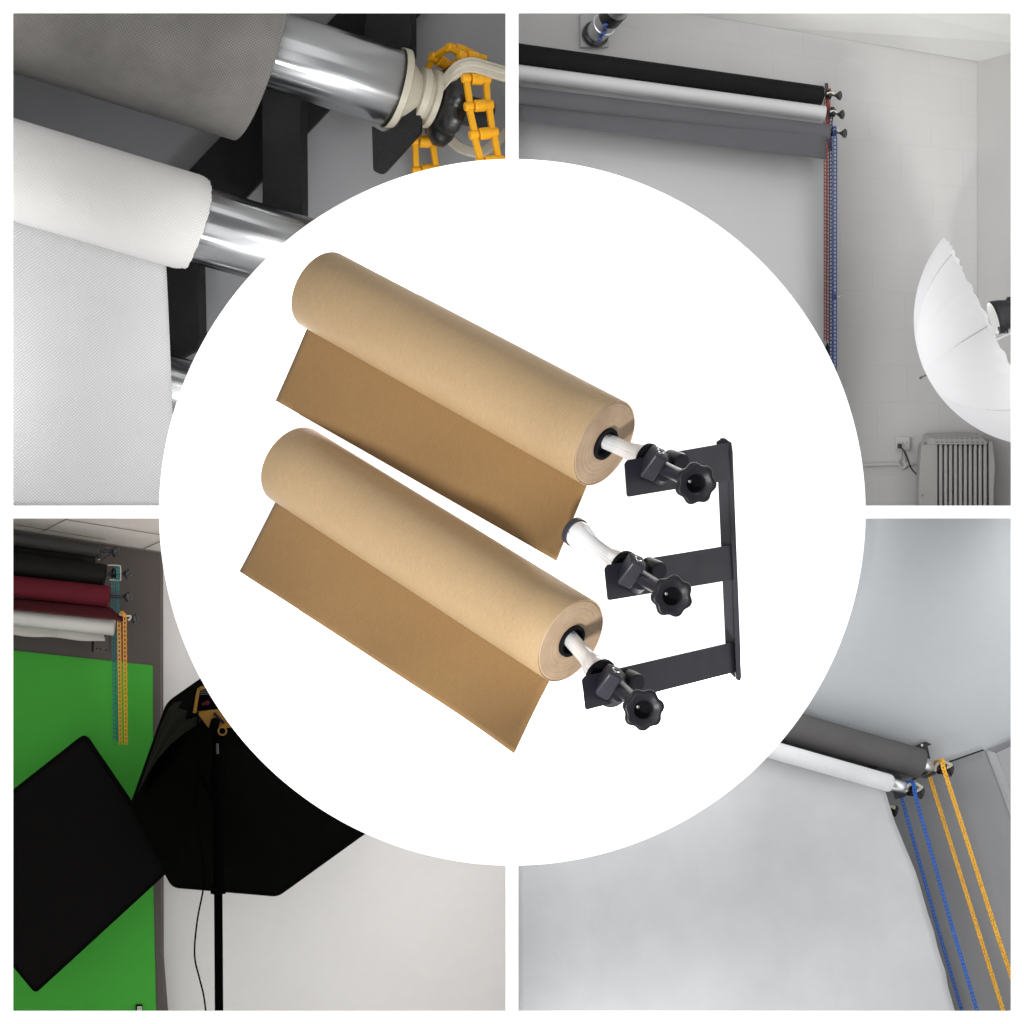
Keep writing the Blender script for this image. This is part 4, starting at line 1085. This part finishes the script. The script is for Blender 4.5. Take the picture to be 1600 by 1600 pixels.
M['sheet4'] = wrinkly('wrinkled_white_sheet', (0.60, 0.605, 0.615))
def d4(px, py): return 0.05 + 0.00085 * (py - 800) + 0.00002 * (px - 1200)
cpts = [(806, 805), (1700, 805), (1700, 1120), (1620, 1155), (1557, 1182), (1540, 1171), (1484, 1188), (1425, 1213), (1250, 1160), (806, 1030)]
mb = MB()
cv = [at(x, y, d4(x, y)) for x, y in cpts]
for i in range(1, len(cv) - 1):
    mb.poly([cv[0], cv[i], cv[i + 1]])
struct('ceiling', mb, M['ceil4'], smooth=20)
mb = MB(); dW = 0.43
dw4 = lambda x: 0.409 - (x - 1425) * 0.00032
mb.grid(lambda u, v: at(lerp(1330, 1700, u), lerp(lerp(1247, 1113, u), 1690, v), dw4(lerp(1330, 1700, u))), 12, 12)
struct('grey_wall', mb, M['wall4'], smooth=0)
mb = MB(); mb.prism([at(1540, 1171, 0.368), at(1557, 1177, 0.352), at(1612, 1322, 0.332), at(1612, 1364, 0.346)], V((0.004, 0.02, 0.0)))
struct('pilaster_wall', mb, mat('pale_pilaster', (0.47, 0.475, 0.485), 0.6, var=0.03), smooth=0)
mb = MB(); mb.prism([at(1557, 1176.5, 0.350), at(1620, 1149, 0.322), at(1620, 1345, 0.326)], V((0.004, 0.02, 0.0)))
struct('corner_wall', mb, M['wall4b'], smooth=0)
mb = MB(); mb.tube([at(1418, 1222, 0.415), at(1450, 1206, 0.395), at(1484, 1190, 0.378), at(1537, 1171.5, 0.362)], lambda t: 0.0018 - 0.0003 * t, 8)
single('cable_trim', mb, M['gloss_black'], 'thin black strip along the edge between pale ceiling and grey wall', 'trim strip')

G = 'cloth rolls under the pale ceiling'
r_, A, B, a, R = screen_roll('screen_roll', 'dark grey cloth roll close under the pale ceiling', G, (1040, 1078.5), 0.235, (1440, 1194), 0.33, 24, M['cloth4'], lip=0.004, rough_end=1)
tube_part(r_, B - a * 0.01, B + a * 0.020, 0.0095)
r4, A, B, a, R = screen_roll('screen_roll', 'white cloth roll, with the big white sheet hanging, just below the dark grey roll', G, (1040, 1124), 0.20, (1394, 1225), 0.285, 14.0, M['white4'], lip=0.006)
tube_part(r4, B - a * 0.01, B + a * 0.026, 0.0108)
mb = MB()
edge = [(1382, 1232), (1391, 1262), (1398, 1284), (1412, 1318), (1430, 1361), (1437, 1383), (1449, 1425), (1459, 1455), (1465, 1481), (1472, 1503), (1477, 1517), (1481, 1541), (1492, 1580), (1498, 1610), (1520, 1690)]
def sh4(u, v):
    k = v * (len(edge) - 1); i = min(len(edge) - 2, int(k)); f = k - i
    ex_ = lerp(edge[i][0], edge[i + 1][0], f); ey_ = lerp(edge[i][1], edge[i + 1][1], f)
    x0 = 806; y0 = lerp(1064, 1690, v)
    x = lerp(x0, ex_, u); y = lerp(y0, ey_, u)
    d = lerp(lerp(0.175, 0.295, u), lerp(0.15, 0.30, u), v) + 0.004 * math.sin(v * 21 + u * 5) * u ** 6 + 0.003 * math.sin(u * 17 + v * 4)
    return at(x, y, d)
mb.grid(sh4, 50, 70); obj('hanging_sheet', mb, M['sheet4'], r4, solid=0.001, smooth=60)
mb = MB(); mb.prism([at(x, y, 0.345) for x, y in ((1040, 1096), (1390, 1199), (1384, 1217), (1040, 1112))], V((0, 0.004, 0)))
single('mounting_rail', mb, mat('dark_grey_rail', (0.10, 0.10, 0.105), 0.6, var=0.05), 'dark grey rail in the gap between the two cloth rolls under the ceiling', 'rail')
wb = thing('wall_bracket', 'black steel roll bracket fixed to the pale ceiling at the ends of both cloth rolls', 'bracket', at(1430, 1250, 0.38))
for nm, pp, dd in (('flange', ((1424, 1168), (1446, 1159), (1456, 1163), (1449.5, 1166), (1454, 1186), (1446, 1184), (1435, 1172)), 0.348), ('hook_plate', ((1438, 1215), (1461, 1204), (1463, 1209), (1447, 1216.5)), 0.335), ('arm', ((1384, 1203), (1406, 1209), (1410, 1224), (1399, 1220)), 0.315), ('hook_plate', ((1395, 1237), (1399, 1249.5), (1417, 1243.5), (1415, 1233)), 0.292), ('cross_plate', ((1350, 1199), (1358, 1196), (1372, 1199), (1364, 1204)), 0.342)):
    mb = MB(); mb.prism([at(x, y, dd) for x, y in pp], V((0.0005, 0.004, 0))); obj(nm, mb, M['gloss_black'], wb, bevel=0.0006)
mb = MB(); mb.lathe(at(1440.5, 1164.3, 0.347), V((0, -1, 0)), [(0, 0.0022), (0.0006, 0.002), (0.0006, 0.0001)], 16); mb.lathe(at(1450.5, 1204.5, 0.334), V((0, -1, 0)), [(0, 0.0026), (0.0006, 0.0022), (0.0006, 0.0001)], 16); obj('bolt', mb, M['screw'], wb)
GD = 'chain drives under the pale ceiling'
kx4 = V((0.93, 0.10, -0.28)).normalized()
drive('black chain drive with beige hooked yoke on the dark grey roll', (1458, 1199), (1484, 1204), 0.333, 9.5, GD, [(1461, 1205), (1462, 1198), (1467, 1192.5), (1475, 1190.5), (1484, 1194), (1486, 1196), (1478, 1200)], (1471, 1200, 10, 8), axis=kx4, yr=2.5, stem=4)
drive('black chain drive with beige hooked yoke on the white roll', (1412, 1231), (1438, 1239), 0.288, 9.5, GD, [(1416, 1237), (1418, 1230), (1422, 1226), (1430, 1224.5), (1438, 1229), (1440, 1231), (1432, 1236)], (1424, 1234, 10, 8), axis=kx4, yr=2.5, stem=4)
drive('small black chain drive half hidden behind the edge of the white sheet', (1388, 1264), (1398, 1267.5), 0.325, 8.5, GD, [(1386, 1262), (1392, 1260), (1397, 1261), (1396, 1264)], None, axis=kx4, yr=2.4, stem=3)
u4 = s(0.32)
wd = V((1, 0.1, 0.28)).normalized()
mb = MB()
ladder(mb, [at(1424, 1221, 0.29), at(1416, 1221, 0.31), at(1407, 1240, 0.312), at(1468, 1460, 0.335), at(1512, 1610, 0.35), at(1536, 1690, 0.355)], wd, 5.6 * u4, 6.0 * u4, 1.9 * u4, 3.0 * u4)
ladder(mb, [at(1424, 1221, 0.285), at(1428, 1226, 0.272), at(1430, 1243, 0.27), at(1491, 1460, 0.29), at(1536, 1610, 0.305), at(1560, 1690, 0.31)], wd, 6.0 * u4, 6.0 * u4, 2.0 * u4, 3.0 * u4)
single('bead_chain', mb, mat('bright_blue_chain', (0.015, 0.12, 0.50), 0.4, var=0.05), 'bright blue ladder chain hanging from the white roll against the grey wall', 'chain', GC)
mb = MB()
ladder(mb, [at(1472, 1187, 0.335), at(1460, 1190, 0.35), at(1452, 1212, 0.350), at(1530, 1460, 0.346), at(1577, 1610, 0.342), at(1602, 1690, 0.338)], wd, 6.4 * u4, 6.4 * u4, 2.4 * u4, 3.2 * u4)
ladder(mb, [at(1470, 1187, 0.328), at(1474, 1190, 0.315), at(1473, 1197, 0.312), at(1558, 1460, 0.325), at(1585, 1540, 0.33), at(1636, 1690, 0.34)], wd, 6.8 * u4, 6.4 * u4, 2.5 * u4, 3.2 * u4)
single('bead_chain', mb, mat('bright_yellow_chain', (0.98, 0.50, 0.02), 0.4), 'bright yellow ladder chain hanging from the dark grey roll under the pale ceiling', 'chain', GC)
#@@ENDROOMS@@

# ------------------------------------------------------------------ light, world, camera
w = bpy.data.worlds.new('World'); scene.world = w; w.use_nodes = True
bg = w.node_tree.nodes['Background']; bg.inputs[0].default_value = (1, 1, 1, 1); bg.inputs[1].default_value = 0.26

def area(name, loc, target, size, energy, color=(1, 1, 1), sy=None):
    l = bpy.data.lights.new(name, 'AREA'); l.size = size; l.energy = energy; l.color = color
    if sy: l.shape = 'RECTANGLE'; l.size_y = sy
    o = bpy.data.objects.new(name, l); COL.objects.link(o)
    o.location = loc; o.rotation_euler = (V(target) - V(loc)).to_track_quat('-Z', 'Y').to_euler()
    return o
area('front_lamp', V((-0.2, -4.6, -0.2)), V((0, 0, 0)), 2.6, 26)
sp = bpy.data.lights.new('key_spot', 'SPOT'); sp.energy = 420; sp.spot_size = math.radians(18.5); sp.spot_blend = 0.35; sp.shadow_soft_size = 0.22; sp.color = (1.0, 0.985, 0.96)
so_ = bpy.data.objects.new('key_spot', sp); COL.objects.link(so_)
so_.location = (-0.70, -2.6, -1.60); so_.rotation_euler = (V((-0.08, -0.2, 0.0)) - so_.location).to_track_quat('-Z', 'Y').to_euler()

# added fill lights, unseen, behind the round centre and outside the openings
area('room_fill', at(600, 600, 0.012), at(560, 560, 0.5), 0.36, 1.3)
area('room_fill', at(745, 420, 0.03), at(690, 160, 0.5), 0.10, 0.58)
area('room_fill', at(-140, 480, 0.08), at(420, 330, 0.5), 0.22, 0.55, sy=0.5)
area('room_fill', at(1000, 600, 0.012), at(1040, 560, 0.5), 0.36, 1.9)
area('room_fill', at(1250, -110, 0.05), at(1250, 330, 0.5), 0.70, 0.55, sy=0.16)
area('room_fill', at(1690, 400, 0.05), at(1330, 380, 0.5), 0.16, 0.45, sy=0.6)
area('room_fill', at(600, 1000, 0.012), at(560, 1040, 0.5), 0.36, 1.9)
area('room_fill', at(500, 1700, 0.05), at(480, 1300, 0.5), 0.60, 0.5, sy=0.16)
area('room_fill', at(1000, 1000, 0.012), at(1000, 1080, 0.5), 0.36, 1.75)
area('room_fill', at(1150, 1700, 0.05), at(1150, 1280, 0.4), 0.60, 0.28, sy=0.16)
area('room_fill', at(1690, 1150, 0.05), at(1380, 1120, 0.4), 0.16, 0.22, sy=0.6)
rs = bpy.data.lights.new('rim_spot', 'SPOT'); rs.energy = 42; rs.spot_size = math.radians(25); rs.spot_blend = 0.4; rs.shadow_soft_size = 0.2
ro = bpy.data.objects.new('rim_spot', rs); COL.objects.link(ro)
ro.location = (0.75, -1.3, 1.9); ro.rotation_euler = (V((-0.08, -0.2, 0.0)) - ro.location).to_track_quat('-Z', 'Y').to_euler()
pl = bpy.data.lights.new('umbrella_bulb', 'POINT'); pl.energy = 0.07; pl.shadow_soft_size = 0.02
po = bpy.data.objects.new('umbrella_bulb', pl); COL.objects.link(po); po.location = at(1536, 512, 0.232)

cam = bpy.data.cameras.new('camera'); co = bpy.data.objects.new('camera', cam); COL.objects.link(co)
co.location = (0, -D, 0); co.rotation_euler = (PI / 2, 0, 0)
cam.sensor_width = 36; cam.lens = 36 * D / 1.6; cam.clip_end = 100; cam.clip_start = 0.05
scene.camera = co
scene.view_settings.view_transform = 'Standard'; scene.view_settings.look = 'None'
scene.view_settings.exposure = 0; scene.view_settings.gamma = 1
scene.cycles.max_bounces = 8
